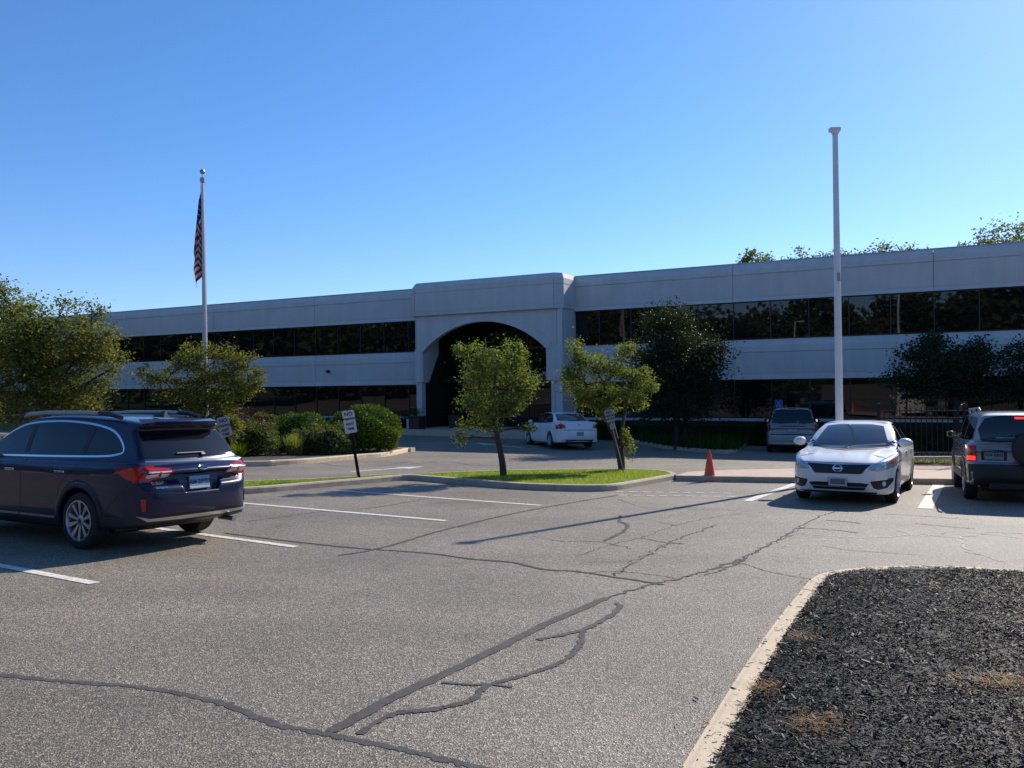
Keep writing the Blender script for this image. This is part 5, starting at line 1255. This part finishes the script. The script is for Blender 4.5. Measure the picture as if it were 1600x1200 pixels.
for sd_ in (1, -1):
    f_ = lambda L: [(a * sd_, b) for a, b in L]; d = (0, -sd_, 0)
    hl = w.decal('headlight', cr(f_([(.54, .62), (.49, .655), (.62, .755), (.76, .84), (.86, .875), (.90, .78), (.88, .69), (.78, .64), (.66, .61)]), 2, True), (-1, -sd_ * .35, 0) if False else front, M['lensdark'], .006, .035)
    Mh = onrear(w, .72 * sd_, .715, front) @ Matrix.Translation((0, 0, .006)); mb = MB(); mb.lathe([(.052, 0), (.050, .006), (.036, .008), (.030, .004), (0, .002)], 20, 0, Mh); mb.lathe([(.03, .006), (.02, .014), (0, .018)], 16, 1, Mh); mb.build('lamp_reflector', [M['chrome'], M['lens']], hl)
    w.decal('lamp_lens', f_([(.80, .79), (.86, .82), (.87, .75), (.82, .72)]), front, M['amber'], .010, .03, parent=hl)
    hs = w.decal('headlight', [(2.18, .65), (2.06, .73), (1.86, .84), (1.80, .865), (1.90, .76), (2.06, .66)], d, M['lensdark'], .006, .035)
    fg = w.decal('fog_recess', f_([(.52, .415), (.56, .455), (.84, .47), (.84, .42), (.76, .31), (.64, .285), (.57, .31)]), front, M['blackp'], .006, .035)
    Mh = onrear(w, .715 * sd_, .385, front) @ Matrix.Translation((0, 0, .006)); mb = MB(); mb.lathe([(.045, 0), (.043, .010), (.034, .012), (0, .008)], 18, 0, Mh); mb.build('fog_lamp', M['lens'], fg)
    w.decal('fog_trim', f_([(.54, .435), (.56, .462), (.84, .477), (.84, .464)]), front, M['chrome'], .009, .04, parent=fg)
    for pts in ([(.98, .25), (1.02, .6), (.98, .8), (.95, .97)], [(-.15, .24), (-.17, .7), (-.19, 1.0)], [(-.98, .45), (-1.05, .7), (-1.28, .9), (-1.35, 1.05)]): w.seam(pts, d)
    for x_ in (.0, -.98): w.box_on('door_handle', x_, .86, .18, .028, .03, d, P_WHITE, .008)
    w.mirror(.80, 1.0, sd_, P_WHITE, .25, .17)
    w.decal('tail_light', f_([(.85, .98), (.50, .95), (.50, .83), (.85, .80)]), rear, M['red'], .008, .05)
w.decal('lower_grille', [(-.48, .36), (-.50, .385), (-.38, .40), (.38, .40), (.50, .385), (.48, .36), (.42, .27), (-.42, .27)], front, M['blackp'], .005, .035)
w.decal('grille_bar', [(-.46, .335), (.46, .335), (.46, .315), (-.46, .315)], front, M['alloy'], .010, .05)
w.decal('lower_lip', [(-.62, .235), (.62, .235), (.60, .205), (-.60, .205)], front, M['blackp'], .006, .06)
w.plate(.415, front, '', 'platew', frame='chrome', dep=.02, h=.15)
w.decal('plate_print_band', [(-.12, .465), (.12, .465), (.12, .375), (-.12, .375)], front, plain('faded_plate_print', (.22, .17, .19), .6, noise=.3, nscale=60), .03, .05, back=.002)  # dark band in place of the unreadable plate print
mb = MB(); mb.box(.02, .30, -.045, .045, 0, .012); mb.tube([(.62, .02, 1.27), (.60, .0, 1.24)], .01, 6)
w.decal('rear_view_mirror', [(-.10, 1.30), (.10, 1.30), (.10, 1.26), (-.10, 1.26)], front, M['blackp'], .004, .05)
for a, b in (((-.60, 1.0), (.02, 1.03)), ((.05, .985), (.62, 1.025))):
    pts = [(a[0], a[1]), (b[0], b[1])]; w.seam(pts, front, .014, 'wiper', M['blackp'], .012, 0)

# ---------------------------------------------------------------- silver off-roader at the right edge
S = dict(cat='car', hw=.87, ra=.385, rw=.352, rim=.215, axles=(1.245, -1.245), ww=.225, spokes=5, spw=(.035, .045), flare=.020,
    side=[(1.98, .40), (2.02, .55), (1.97, .82), (1.80, .98), (1.2, 1.06), (.9, 1.09), (0, 1.06), (-1.9, 1.10), (-1.99, 1.02), (-2.0, .75), (-2.06, .70), (-2.08, .50), (-1.98, .36), (-1.7, .30), (0, .28), (1.6, .30)],
    gside=[(1.10, .98), (.95, 1.10), (.65, 1.33), (.40, 1.52), (.15, 1.60), (-.3, 1.645), (-1.0, 1.655), (-1.6, 1.63), (-1.84, 1.59), (-1.90, 1.52), (-1.97, 1.10), (-1.9, .9), (0, .85)],
    cross=[(.76, .28), (.83, .36), (.85, .50), (.85, .62), (.86, .72), (.865, .90), (.86, 1.0), (.83, 1.08), (.65, 1.16), (0, 1.2)],
    gcross=[(.845, .85), (.83, 1.05), (.79, 1.22), (.715, 1.45), (.665, 1.56), (.60, 1.62), (.45, 1.665), (0, 1.68)],
    plan=[(2.02, 0), (2.0, .35), (1.92, .60), (1.72, .78), (1.3, .85), (.6, .87), (-1.3, .87), (-1.75, .85), (-1.96, .78), (-2.04, .62), (-2.08, .35), (-2.08, 0)],
    k=(.05, .05), bow=(.06, .02), gbow=(.14, .03), crown=.02, hcrown=.0)
r4 = Car('off_road_car', 'silver off-road car with glowing brake lamps and a spare wheel, at the right edge', S, 9.84, 16.49, 66, P_SILVER, .022)
r4.side_glass([(.78, 1.12), (.52, 1.30), (.30, 1.45), (.2, 1.52), (-.6, 1.55), (-1.3, 1.54), (-1.62, 1.50), (-1.74, 1.15), (-1.3, 1.12), (0, 1.10)], [(-.16, -.06, -.14, -.04), (-1.0, -.90, -.98, -.88)], None)
r4.decal('windscreen', [(-.66, 1.12), (.66, 1.12), (.58, 1.52), (-.58, 1.52)], front, M['windshield'], .004, .06)
r4.decal('rear_window', cr([(-.62, 1.12), (0, 1.11), (.62, 1.12), (.55, 1.52), (0, 1.56), (-.55, 1.52)], 2, True), rear, M['carglass'], .012, .035)
r4.decal('rear_bumper', [(-.82, .69), (-.80, .33), (.80, .33), (.82, .69), (.6, .70), (-.6, .70)], rear, M['blackp'], .012, .07)
for sd_ in (1, -1):
    f_ = lambda L: [(a * sd_, b) for a, b in L]; d = (0, -sd_, 0)
    tl = r4.decal('tail_light', f_([(.845, 1.03), (.70, 1.03), (.69, .74), (.83, .74)]), rear, M['red'], .014, .04)
    r4.decal('brake_lamp', f_([(.825, .84), (.715, .84), (.715, .765), (.825, .765)]), rear, M['brake'], .020, .04, parent=tl)
    r4.decal('tail_light', [(-1.86, 1.03), (-1.97, 1.03), (-1.97, .76), (-1.90, .76)], d, M['red'], .012, .05)
    r4.decal('reversing_lens', [(-1.80, .86), (-1.88, .98), (-1.90, .78), (-1.86, .74)], d, M['lens'], .010, .05)
    for ax_ in (1.245, -1.245):
        ring_ = [(ax_ + .47 * math.cos(a), .352 + .47 * math.sin(a)) for a in np.linspace(-.1, math.pi + .1, 20)] + [(ax_ + .395 * math.cos(a), .352 + .395 * math.sin(a)) for a in np.linspace(math.pi + .1, -.1, 20)]
        r4.decal('arch_cladding', ring_, d, M['blackp'], .010, .07)
    r4.decal('sill_cladding', [(.80, .50), (.80, .32), (-.80, .32), (-.80, .50)], d, M['blackp'], .010, .08)
    for pts in ([(.80, .52), (.84, .9), (.80, 1.10)], [(-.10, .5), (-.11, 1.08)], [(-.82, .62), (-.95, .9), (-.98, 1.10)]): r4.seam(pts, d)
    for x_ in (.02, -.75): r4.box_on('door_handle', x_, .97, .16, .03, .03, d, M['blackp'], .008)
    r4.mirror(.74, 1.10, sd_, M['blackp'], .14, .13)
    mb = MB(); mb.tube([(.35, sd_ * .58, 1.60), (.25, sd_ * .60, 1.68), (-1.5, sd_ * .60, 1.71), (-1.62, sd_ * .59, 1.66)], .018, 8)
    for x_ in (.2, -.6, -1.5): mb.box(x_ - .05, x_ + .05, sd_ * .60 - .02, sd_ * .60 + .02, 1.62, 1.70, bev=.01)
    mb.build('roof_rail', M['steel'], r4.root)
    r4.decal('headlight', f_([(.80, .90), (.45, .88), (.45, .74), (.80, .74)]), front, M['lensdark'], .006, .05)
    mb = MB(); mb.box(-1.62, -1.20, *sorted((sd_ * .28, sd_ * .50)), .30, .44, bev=.03); mb.build('exhaust_silencer', M['steel'], r4.root)
ob, _ = r4.box_on('brake_lamp', -.02, 1.525, .20, .035, .02, rear, M['brake'], .006)
r4.plate(.86, rear, '504 BBG', 'platey', y=.42, frame=False, dep=.03, tsize=.078)
r4.decal('plate_recess', [(.62, .96), (.22, .96), (.22, .765), (.62, .765)], rear, M['blackp'], .012, .06)
ob, _ = r4.box_on('wiper', .22, 1.17, .34, .018, .025, rear, M['steel'], .005)
# spare wheel
Ms = Matrix.Translation((-1.98, -.20, .98)) @ Matrix.Rotation(-math.pi / 2, 4, 'Y')
mb = MB(); mb.lathe([(0, -.02), (.30, -.02), (.345, .02), (.355, .09), (.35, .17), (.33, .205), (.29, .22), (0, .225)], 40, 0, Ms)
sw = mb.build('spare_wheel_cover', M['blackp'], r4.root)
arc = 'TOYOTA'
Mt = Matrix(((0, 0, -1, -2.207), (-1, 0, 0, -.20), (0, 1, 0, 1.0), (0, 0, 0, 1)))
tube_text(arc, .085, M['platew'], 'cover_lettering', sw, Mt, .001)
badge(r4, 'RAV4', -.66, .80, .05)

# ---------------------------------------------------------------- white police-style saloon in the shade
S = dict(cat='car', hw=.925, ra=.37, rw=.335, rim=.215, axles=(1.40, -1.41), ww=.215, spokes=6, spw=(.04, .045), flare=.012,
    side=[(2.48, .40), (2.52, .55), (2.45, .74), (2.2, .84), (1.6, .92), (1.15, .99), (0, .98), (-1.5, 1.05), (-1.75, 1.085), (-2.35, 1.10), (-2.46, 1.06), (-2.49, .90), (-2.51, .78), (-2.56, .72), (-2.57, .50), (-2.48, .34), (-2.2, .26), (0, .20), (2.2, .22)],
    gside=[(1.40, .86), (1.15, 1.0), (.70, 1.22), (.30, 1.40), (-.1, 1.465), (-.5, 1.475), (-.95, 1.45), (-1.25, 1.37), (-1.70, 1.17), (-1.9, 1.06), (-1.8, .9), (0, .8)],
    cross=[(.80, .20), (.86, .28), (.90, .45), (.915, .62), (.925, .76), (.915, .90), (.87, 1.0), (.76, 1.07), (.55, 1.12), (0, 1.14)],
    gcross=[(.87, .80), (.855, .98), (.81, 1.08), (.71, 1.28), (.61, 1.42), (.48, 1.475), (0, 1.50)],
    plan=[(2.52, 0), (2.50, .35), (2.40, .60), (2.15, .80), (1.6, .90), (0, .925), (-1.5, .92), (-2.1, .88), (-2.42, .79), (-2.53, .58), (-2.57, .3), (-2.57, 0)],
    k=(.05, .05), bow=(.10, .05), gbow=(.20, .16), crown=.03, hcrown=.02, kb=.04)
im = Car('saloon_car', 'plain white saloon car seen from behind, standing in the shade before the entrance', S, 1.95, 35.6, 107, P_FLEET, .025)
im.side_glass([(.90, 1.02), (.52, 1.19), (.18, 1.34), (-.1, 1.41), (-.6, 1.415), (-.98, 1.38), (-1.26, 1.26), (-1.42, 1.09), (-1.1, 1.05), (0, 1.02)], [(-.18, -.10, -.16, -.08)], 'blackp', .014)
im.decal('rear_window', [(-.66, 1.125), (0, 1.11), (.66, 1.125), (.54, 1.39), (0, 1.41), (-.54, 1.39)], rear, M['carglass'], .004, .06)
im.decal('windscreen', [(-.68, 1.03), (.68, 1.03), (.55, 1.40), (-.55, 1.40)], front, M['windshield'], .004, .06)
for sd_ in (1, -1):
    f_ = lambda L: [(a * sd_, b) for a, b in L]; d = (0, -sd_, 0)
    im.decal('tail_light', f_([(.88, .97), (.76, 1.03), (.60, .93), (.58, .84), (.88, .80)]), rear, M['red'], .010, .04)
    im.decal('tail_light', [(-2.22, .96), (-2.45, 1.02), (-2.45, .80), (-2.26, .84)], d, M['red'], .008, .05)
    for pts in ([(1.0, .28), (1.03, .7), (1.0, .98)], [(-.13, .25), (-.15, 1.0)], [(-1.0, .4), (-1.08, .7), (-1.25, .9), (-1.3, 1.04)]): im.seam(pts, d)
    for x_ in (.02, -.95): im.box_on('door_handle', x_, .87, .18, .03, .03, d, P_FLEET, .008)
    im.mirror(.85, 1.0, sd_, P_FLEET, .22, .15)
im.seam([(-.60, 1.07), (-.62, .9), (-.62, .80), (0, .785), (.62, .80), (.62, .9), (.60, 1.07)], rear, .010, 'boot_seam')
im.plate(.60, rear, '', 'platey', frame=False, dep=.012)
im.seam([(-.75, .745), (0, .735), (.75, .745)], rear, .014, 'bumper_seam')
im.decal('rear_valance', [(-.60, .36), (.60, .36), (.55, .28), (-.55, .28)], rear, M['blackp'], .006, .07)
mx_ = onrear(im, 0, .96); mb = MB(); mb.box(-.085, .085, -.012, .012, 0, .006, M=mx_, bev=.002); mb.box(-.03, .03, -.022, .022, 0, .005, M=mx_, bev=.002); mb.build('emblem', M['steel'], im.root)

# ---------------------------------------------------------------- grey minivan in the shade
S = dict(cat='minivan', hw=.975, ra=.365, rw=.335, rim=.21, axles=(1.5, -1.38), ww=.215, spokes=6, spw=(.035, .045), flare=.010,
    side=[(2.4, .40), (2.44, .55), (2.36, .78), (2.1, .92), (1.6, 1.05), (0, 1.05), (-2.1, 1.08), (-2.27, 1.02), (-2.30, .80), (-2.34, .70), (-2.38, .60), (-2.37, .40), (-2.2, .28), (0, .22), (2.2, .25)],
    gside=[(1.80, .95), (1.55, 1.10), (1.0, 1.42), (.6, 1.60), (.1, 1.70), (-.8, 1.735), (-1.6, 1.72), (-2.02, 1.67), (-2.10, 1.60), (-2.26, 1.08), (-2.2, .9), (0, .85)],
    cross=[(.84, .22), (.92, .32), (.95, .50), (.96, .70), (.975, .84), (.97, 1.0), (.93, 1.08), (.7, 1.16), (0, 1.2)],
    gcross=[(.945, .85), (.93, 1.05), (.88, 1.25), (.80, 1.52), (.745, 1.63), (.66, 1.70), (.5, 1.74), (0, 1.76)],
    plan=[(2.44, 0), (2.42, .35), (2.32, .62), (2.1, .84), (1.5, .95), (0, .975), (-1.6, .97), (-2.05, .94), (-2.27, .86), (-2.35, .66), (-2.38, .35), (-2.38, 0)],
    k=(.05, .06), bow=(.08, .04), gbow=(.22, .05), crown=.02, hcrown=.0)
mv = Car('minivan', 'grey minivan parked nose-in by the building, in the shade beneath the blue sign', S, 11.30, 33.4, 71.5, P_GREY, .028)
mv.side_glass([(1.20, 1.14), (.76, 1.38), (.42, 1.53), (.1, 1.61), (-1.0, 1.63), (-1.85, 1.58), (-2.0, 1.20), (-1.5, 1.12), (0, 1.11)], [(.26, .36, .28, .38), (-.9, -.78, -.88, -.76)], None)
mv.decal('rear_window', cr([(-.76, 1.13), (0, 1.12), (.76, 1.13), (.67, 1.60), (0, 1.63), (-.67, 1.60)], 2, True), rear, M['carglass'], .006, .06)
mv.decal('windscreen', [(-.75, 1.12), (.75, 1.12), (.62, 1.60), (-.62, 1.60)], front, M['windshield'], .004, .06)
for sd_ in (1, -1):
    f_ = lambda L: [(a * sd_, b) for a, b in L]; d = (0, -sd_, 0)
    mv.decal('tail_light', f_([(.955, 1.06), (.80, 1.05), (.80, .80), (.94, .80)]), rear, plain('dark_red_lens', (.12, .01, .015), .2, coat=.5), .012, .05)
    mv.decal('tail_light', [(-2.1, 1.04), (-2.25, 1.04), (-2.28, .80), (-2.16, .80)], d, M['red'], .010, .05)
    for pts in ([(1.1, .3), (1.15, .8), (1.1, 1.1)], [(.20, .28), (.2, 1.1)], [(-.85, .4), (-.92, 1.1)]): mv.seam(pts, d)
    mv.mirror(1.15, 1.12, sd_, M['blackp'], .2, .18)
    mb = MB(); mb.tube([(.2, sd_ * .62, 1.70), (.1, sd_ * .64, 1.755), (-1.6, sd_ * .64, 1.78), (-1.75, sd_ * .63, 1.72)], .014, 8); mb.build('roof_rail', M['blackp'], mv.root)
mv.decal('plate_recess', [(-.42, .97), (-.45, 1.0), (.45, 1.0), (.42, .97), (.42, .78), (-.42, .78)], rear, plain('pale_recess', (.28, .30, .33), .5), .008, .06)
mv.decal('plate_shadow_lip', [(-.45, 1.02), (.45, 1.02), (.44, .985), (-.44, .985)], rear, M['blackp'], .018, .06)
mv.plate(.87, rear, '51242', 'platew', frame=True, dep=.014, tsize=.09)
mv.seam([(-.80, 1.06), (-.80, .72), (0, .715), (.80, .72), (.80, 1.06)], rear, .010, 'gate_seam')
mv.decal('bumper_step', [(-.80, .70), (.80, .70), (.80, .675), (-.80, .675)], rear, M['blackp'], .010, .07)
mv.box_on('brake_lamp', 0, 1.665, .26, .03, .02, rear, M['blackp'], .005)

# ================================================================== STREET FURNITURE
# tall white pole
pb = (7.66, 19.35); z0 = gz(*pb) + .13
o = empty('light_pole', (*pb, z0)); tag(o, 'tall plain white lamp pole with a small flat cap, behind the white saloon', 'lamp pole')
mb = MB()
def octprof(r): return r
mb.lathe([(.20, 0), (.20, .10), (.115, .14)], 12); mb.build('pole_base', M['polew'], o)
mb = MB(); mb.lathe([(.090, .10), (.082, 3.0), (.062, 8.02)], 12, smooth=True); mb.build('shaft', M['polew'], o)
mb = MB(); mb.lathe([(.07, 8.0), (.10, 8.05), (.105, 8.10), (.10, 8.12), (0, 8.13)], 16); mb.box(-.135, .11, -.075, .075, 8.06, 8.15, bev=.012); mb.build('lamp_cap', M['polew'], o)
mb = MB(); mb.box(-.035, .035, -.10, -.085, 4.55, 4.75, bev=.01); mb.build('hand_hole_cover', M['steel'], o)
# flagpole
fp = (-9.78, 26.35); z0 = gz(*fp) + .13
o = empty('flagpole', (*fp, z0)); tag(o, 'tall metal flagpole with a ball top, rising behind the low wide tree', 'flagpole')
H = 1.72 + (607 - 276) / 1290 * 26.35 - z0
mb = MB(); mb.lathe([(.085, 0), (.08, 3.0), (.045, H - .16)], 14); mb.build('shaft', M['alum'], o)
mb = MB(); mb.lathe([(.03, H - .2), (.075, H - .18), (.085, H - .06), (.06, H - .03), (.014, H - .02), (.014, H + .08), (.06, H + .10), (.085, H + .16), (.06, H + .22), (0, H + .245)], 16); mb.build('finial', M['steel'], o)
mb = MB(); mb.lathe([(.16, 0), (.14, .06), (.09, .12)], 16); mb.build('pole_collar', M['steel'], o)
mb = MB(); mb.tube([(.10, -.02, 1.2), (.085, -.03, H * .6), (.06, -.03, H - .12)], .005, 5); mb.build('halyard', M['signw'], o)
# flag: hoist on the pole, cloth hanging in folds
zt = H - .22; hoist = 1.75; fly = 2.3
nu, nv = 60, 40; V = []; UV = []
for j in range(nv + 1):
    v = j / nv
    for i in range(nu + 1):
        u = i / nu
        # the fly end falls; the cloth gathers in narrowing folds
        drop = u * (1.98 + .25 * math.sin(u * 4)) ; amp = .045 + .05 * u
        q_ = min(1, (v * hoist + drop * (1 - .12 * v)) / 3.75); env = .31 * (q_ / .72) ** .9 if q_ < .72 else .31 * (1 - (q_ - .72) / .28 * .62)
        x = -.055 - env * (.5 - .5 * math.cos(u * 8.4 + v * 1.3)) * min(1, u * 5)
        y = -.02 + amp * math.sin(u * 19 + v * 2.2) * (.35 + .65 * u)
        z = zt - v * hoist - drop * (1 - .12 * v)
        V.append((x, y, z)); UV.append((u, 1 - v))
F = [(j * (nu + 1) + i, j * (nu + 1) + i + 1, (j + 1) * (nu + 1) + i + 1, (j + 1) * (nu + 1) + i) for j in range(nv) for i in range(nu)]
fm = [plain('flag_red', (.42, .02, .03), .8), plain('flag_white', (.62, .62, .64), .8), plain('flag_blue', (.02, .03, .16), .8)]
for m_ in fm:
    t_ = m_.node_tree; b_ = t_.nodes['Principled BSDF']; tr = node(t_, 'ShaderNodeBsdfTranslucent'); tr.inputs[0].default_value = b_.inputs['Base Color'].default_value
    mx = node(t_, 'ShaderNodeMixShader'); mx.inputs[0].default_value = .45; t_.links.new(b_.outputs[0], mx.inputs[1]); t_.links.new(tr.outputs[0], mx.inputs[2]); t_.links.new(mx.outputs[0], t_.nodes['Material Output'].inputs[0])
mi = []
stars = set()
for r_ in range(9):
    for q_ in range(6 if r_ % 2 == 0 else 5): stars.add((round((q_ * 2 + 1 + r_ % 2) / 12 * .4 * nu), int((r_ + .8) / 10 * 7 / 13 * nv)))
for j in range(nv):
    for i in range(nu):
        s_ = int(j / nv * 13)
        if s_ < 7 and i < .4 * nu: mi.append(1 if (i, j) in stars else 2)
        else: mi.append(0 if s_ % 2 == 0 else 1)
fo_ = mesh('flag', V, F, fm, None, smooth=True, mi=mi); fo_.location = (*fp, z0)
so_ = fo_.modifiers.new('cloth thickness', 'SOLIDIFY'); so_.thickness = .004
tag(fo_, 'limp red, white and blue flag with stars and stripes hanging from the flagpole', 'flag')

# cone
cx_, cy_ = survey(1109, 752); o = empty('traffic_cone', (cx_, cy_, gz(cx_, cy_) + .004), .3); tag(o, 'plain orange traffic cone standing against the pavement kerb', 'traffic cone')
mb = MB(); mb.box(-.19, .19, -.19, .19, 0, .028, bev=.008); mb.build('cone_base', M['cone'], o)
mb = MB(); mb.lathe([(.150, .026), (.142, .04), (.033, .70), (.030, .715), (.022, .715), (.020, .69)], 28); mb.build('cone_body', M['cone'], o)

def post(name, x, y, base, lean, Hh, label, cat, kind, r=.022, group=None, yaw=0.0, mat='black', plate=None):
    z0 = gz(x, y) + base; o = empty(name, (x, y, z0)); o.rotation_euler = (lean[0], lean[1], yaw); tag(o, label, cat, group)
    mb = MB()
    if kind == 'u':
        mb.prism([(-.035, 0), (-.022, 0), (-.016, .022), (.016, .022), (.022, 0), (.035, 0), (.035, .004), (.026, .004), (.019, .027), (-.019, .027), (-.026, .004), (-.035, .004)], -.15, Hh)
    else: mb.tube([(0, 0, -.1), (0, 0, Hh)], r, 10)
    mb.build('post', M[mat], o); return o
def signface(o, w, h, z, mat, rad=.03, y=-.008, name='sign_plate'):
    mb = MB(); P = []
    for cx, cz, a0 in ((w / 2 - rad, h / 2 - rad, 0), (-w / 2 + rad, h / 2 - rad, 90), (-w / 2 + rad, -h / 2 + rad, 180), (w / 2 - rad, -h / 2 + rad, 270)):
        for k in range(5): a = R(a0 + 22.5 * k); P.append((cx + rad * math.cos(a), cz + rad * math.sin(a)))
    Mz = Matrix.Translation((0, y, z)) @ Matrix.Rotation(math.pi / 2, 4, 'X')
    mb.prism(P, 0, .004, 0, Mz); return mb.build(name, M[mat], o), Mz
def stext(o, Mz, txt, size, z, mat='inkp', bold=.004, x=0): return tube_text(txt, size, M[mat], 'lettering', o, Mz @ Matrix.Translation((x, z, .0048)), .0006, bold=bold)
# NO PARKING ANY TIME on the leaning post
sx_, sy_ = survey(561, 746, .12)
o = post('parking_sign', sx_, sy_, .10, (R(3), R(-8.2), 0), 1.60, 'white no parking sign on a leaning black post beside the largest boxwood', 'road sign', 'u', yaw=R(5))
pl_, Mz = signface(o, .27, .52, 1.32, 'signw')
for t_, s_, z_ in (('NO', .12, .175), ('PARKING', .064, .065), ('ANY', .09, -.055), ('TIME', .078, -.165)): stext(pl_, Mz, t_, s_, z_)
mb = MB(); mb.lathe([(.010, .0045), (.008, .008), (0, .009)], 8, 0, Mz @ Matrix.Translation((0, .235, 0))); mb.lathe([(.010, .0045), (.008, .008), (0, .009)], 8, 0, Mz @ Matrix.Translation((0, -.235, 0))); mb.build('sign_bolt', M['steel'], pl_)
# sign against the many-stemmed tree
sx_, sy_ = survey(975, 738, .12)
o = post('parking_sign', sx_, sy_, .10, (R(2), R(-13.5), 0), 1.66, 'small white no parking sign on a thin post leaning against the many-stemmed tree', 'road sign', 'round', .014, mat='steel')
pl_, Mz = signface(o, .22, .31, 1.47, 'sign_shaded'); stext(pl_, Mz, 'NO', .085, .08); stext(pl_, Mz, 'PARKING', .055, 0); stext(pl_, Mz, 'ANY TIME', .045, -.08)
pl2, Mz = signface(o, .12, .14, 1.2, 'sign_shaded'); 
# sign behind the wagon roof
Y_ = 19.5; X_ = (368 - 800) / 1290 * Y_
o = post('parking_sign', X_, Y_, 0, (R(0), R(-12), 0), 1.60, 'tilted leaf-shaded white no parking sign just right of the wagon roof spoiler', 'road sign', 'u')
pl_, Mz = signface(o, .28, .48, 1.30, 'sign_shaded')
for t_, s_, z_ in (('NO', .12, .15), ('PARKING', .07, .03), ('ANY', .09, -.08), ('TIME', .075, -.18)): stext(pl_, Mz, t_, s_, z_)
# blue accessible-parking sign
Y_ = 36.2; X_ = (1215.5 - 800) / 1290 * Y_ + .02
o = post('disabled_parking_sign', X_, Y_, .1, (0, 0, 0), 1.92, 'blue wheelchair sign on a post before the windows, behind the grey minivan', 'road sign', 'round', .02, mat='barkd', yaw=R(-15))
pl_, Mz = signface(o, .32, .47, 1.66, 'signb')
Mw = Mz @ Matrix.Translation((0, 0, .0045)); mb = MB()
mb.prism([(.028 * math.cos(a) - .015, .028 * math.sin(a) + .13) for a in np.linspace(0, 6.28, 13)[:-1]], 0, .002, 0, Mw)
def bar(p, q, wd):
    p = np.array(p); q = np.array(q); t_ = (q - p) / np.hypot(*(q - p)); n_ = np.array([-t_[1], t_[0]]) * wd / 2; mb.prism([tuple(p + n_), tuple(p - n_), tuple(q - n_), tuple(q + n_)], 0, .002, 0, Mw)
bar((-.012, .10), (-.005, -.02), .03); bar((-.008, .05), (.06, .05), .02); bar((-.005, -.015), (.055, -.015), .026); bar((.05, -.01), (.085, -.11), .026); bar((.08, -.11), (.115, -.10), .018)
an = np.linspace(R(120), R(380), 16)
for a_, b_ in zip(an[:-1], an[1:]): bar((-.01 + .085 * math.cos(a_), -.065 + .085 * math.sin(a_)), (-.01 + .085 * math.cos(b_), -.065 + .085 * math.sin(b_)), .02)
mb.build('wheelchair_symbol', M['signw'], pl_)
# iron fence
fa = np.array(survey(1374, 713, .36)); fbp = fa + (np.array(survey(1700, 715.5, .36)) - fa) * 1.35; L = np.hypot(*(fbp - fa)); ang = math.atan2(*(fbp - fa)[::-1])
o = empty('iron_fence', (*fa, gz(*fa) + .34), ang); tag(o, 'black iron picket fence with pointed tips before the right wing', 'fence')
n_ = int(L / .14); zf = lambda s_: gz(*(fa + (fbp - fa) * s_ / L)) - gz(*fa)
mb = MB()
for k in range(n_ + 1):
    s_ = k * .14
    if s_ > L: break
    if k % 16: mb.box(s_ - .009, s_ + .009, -.009, .009, zf(s_) + .04, zf(s_) + 1.36); mb.lathe([(.012, zf(s_) + 1.36), (0, zf(s_) + 1.43)], 4, 0, Matrix.Translation((s_, 0, 0)))
mb.build('picket_panel', M['black'], o)
for k in range(0, n_ + 1, 16):
    s_ = k * .14; mb = MB(); mb.box(s_ - .035, s_ + .035, -.035, .035, zf(s_) - .1, zf(s_) + 1.50, bev=.005); mb.build('fence_post', M['black'], o)
for hh in (.10, 1.08, 1.28):
    mb = MB(); mb.prism([(0, -.014), (L, -.014), (L, .014), (0, .014)], 0, .03, 0, Matrix.Translation((0, 0, hh)) @ Matrix.Rotation(-math.atan2(zf(L), L), 4, 'Y')); mb.build('rail', M['black'], o)
# lamp posts of the lot behind the camera, mirrored in the upper windows
for k, (x_, y_, lab) in enumerate([(6.5, -9.0, 'white lamp post behind the camera, mirrored in the right wing windows'), (-16, -4, 'white lamp post left behind the camera, mirrored in the windows right of the arch'), (-46, 14, 'white lamp post far left of the lot, mirrored in the left wing windows')]):
    o = empty('lamp_post', (x_, y_, gz(x_, y_))); tag(o, lab, 'lamp post', 'lamp posts around the lot')
    mb = MB(); mb.lathe([(.16, 0), (.16, .5), (.09, .52), (.07, 7.6)], 10); mb.build('shaft', M['polew'], o)
    mb = MB(); mb.box(-.05, 1.15, -.05, .05, 7.55, 7.65, bev=.01); mb.box(.6, 1.25, -.18, .18, 7.48, 7.60, bev=.02); mb.build('lamp_arm', M['polew'], o)
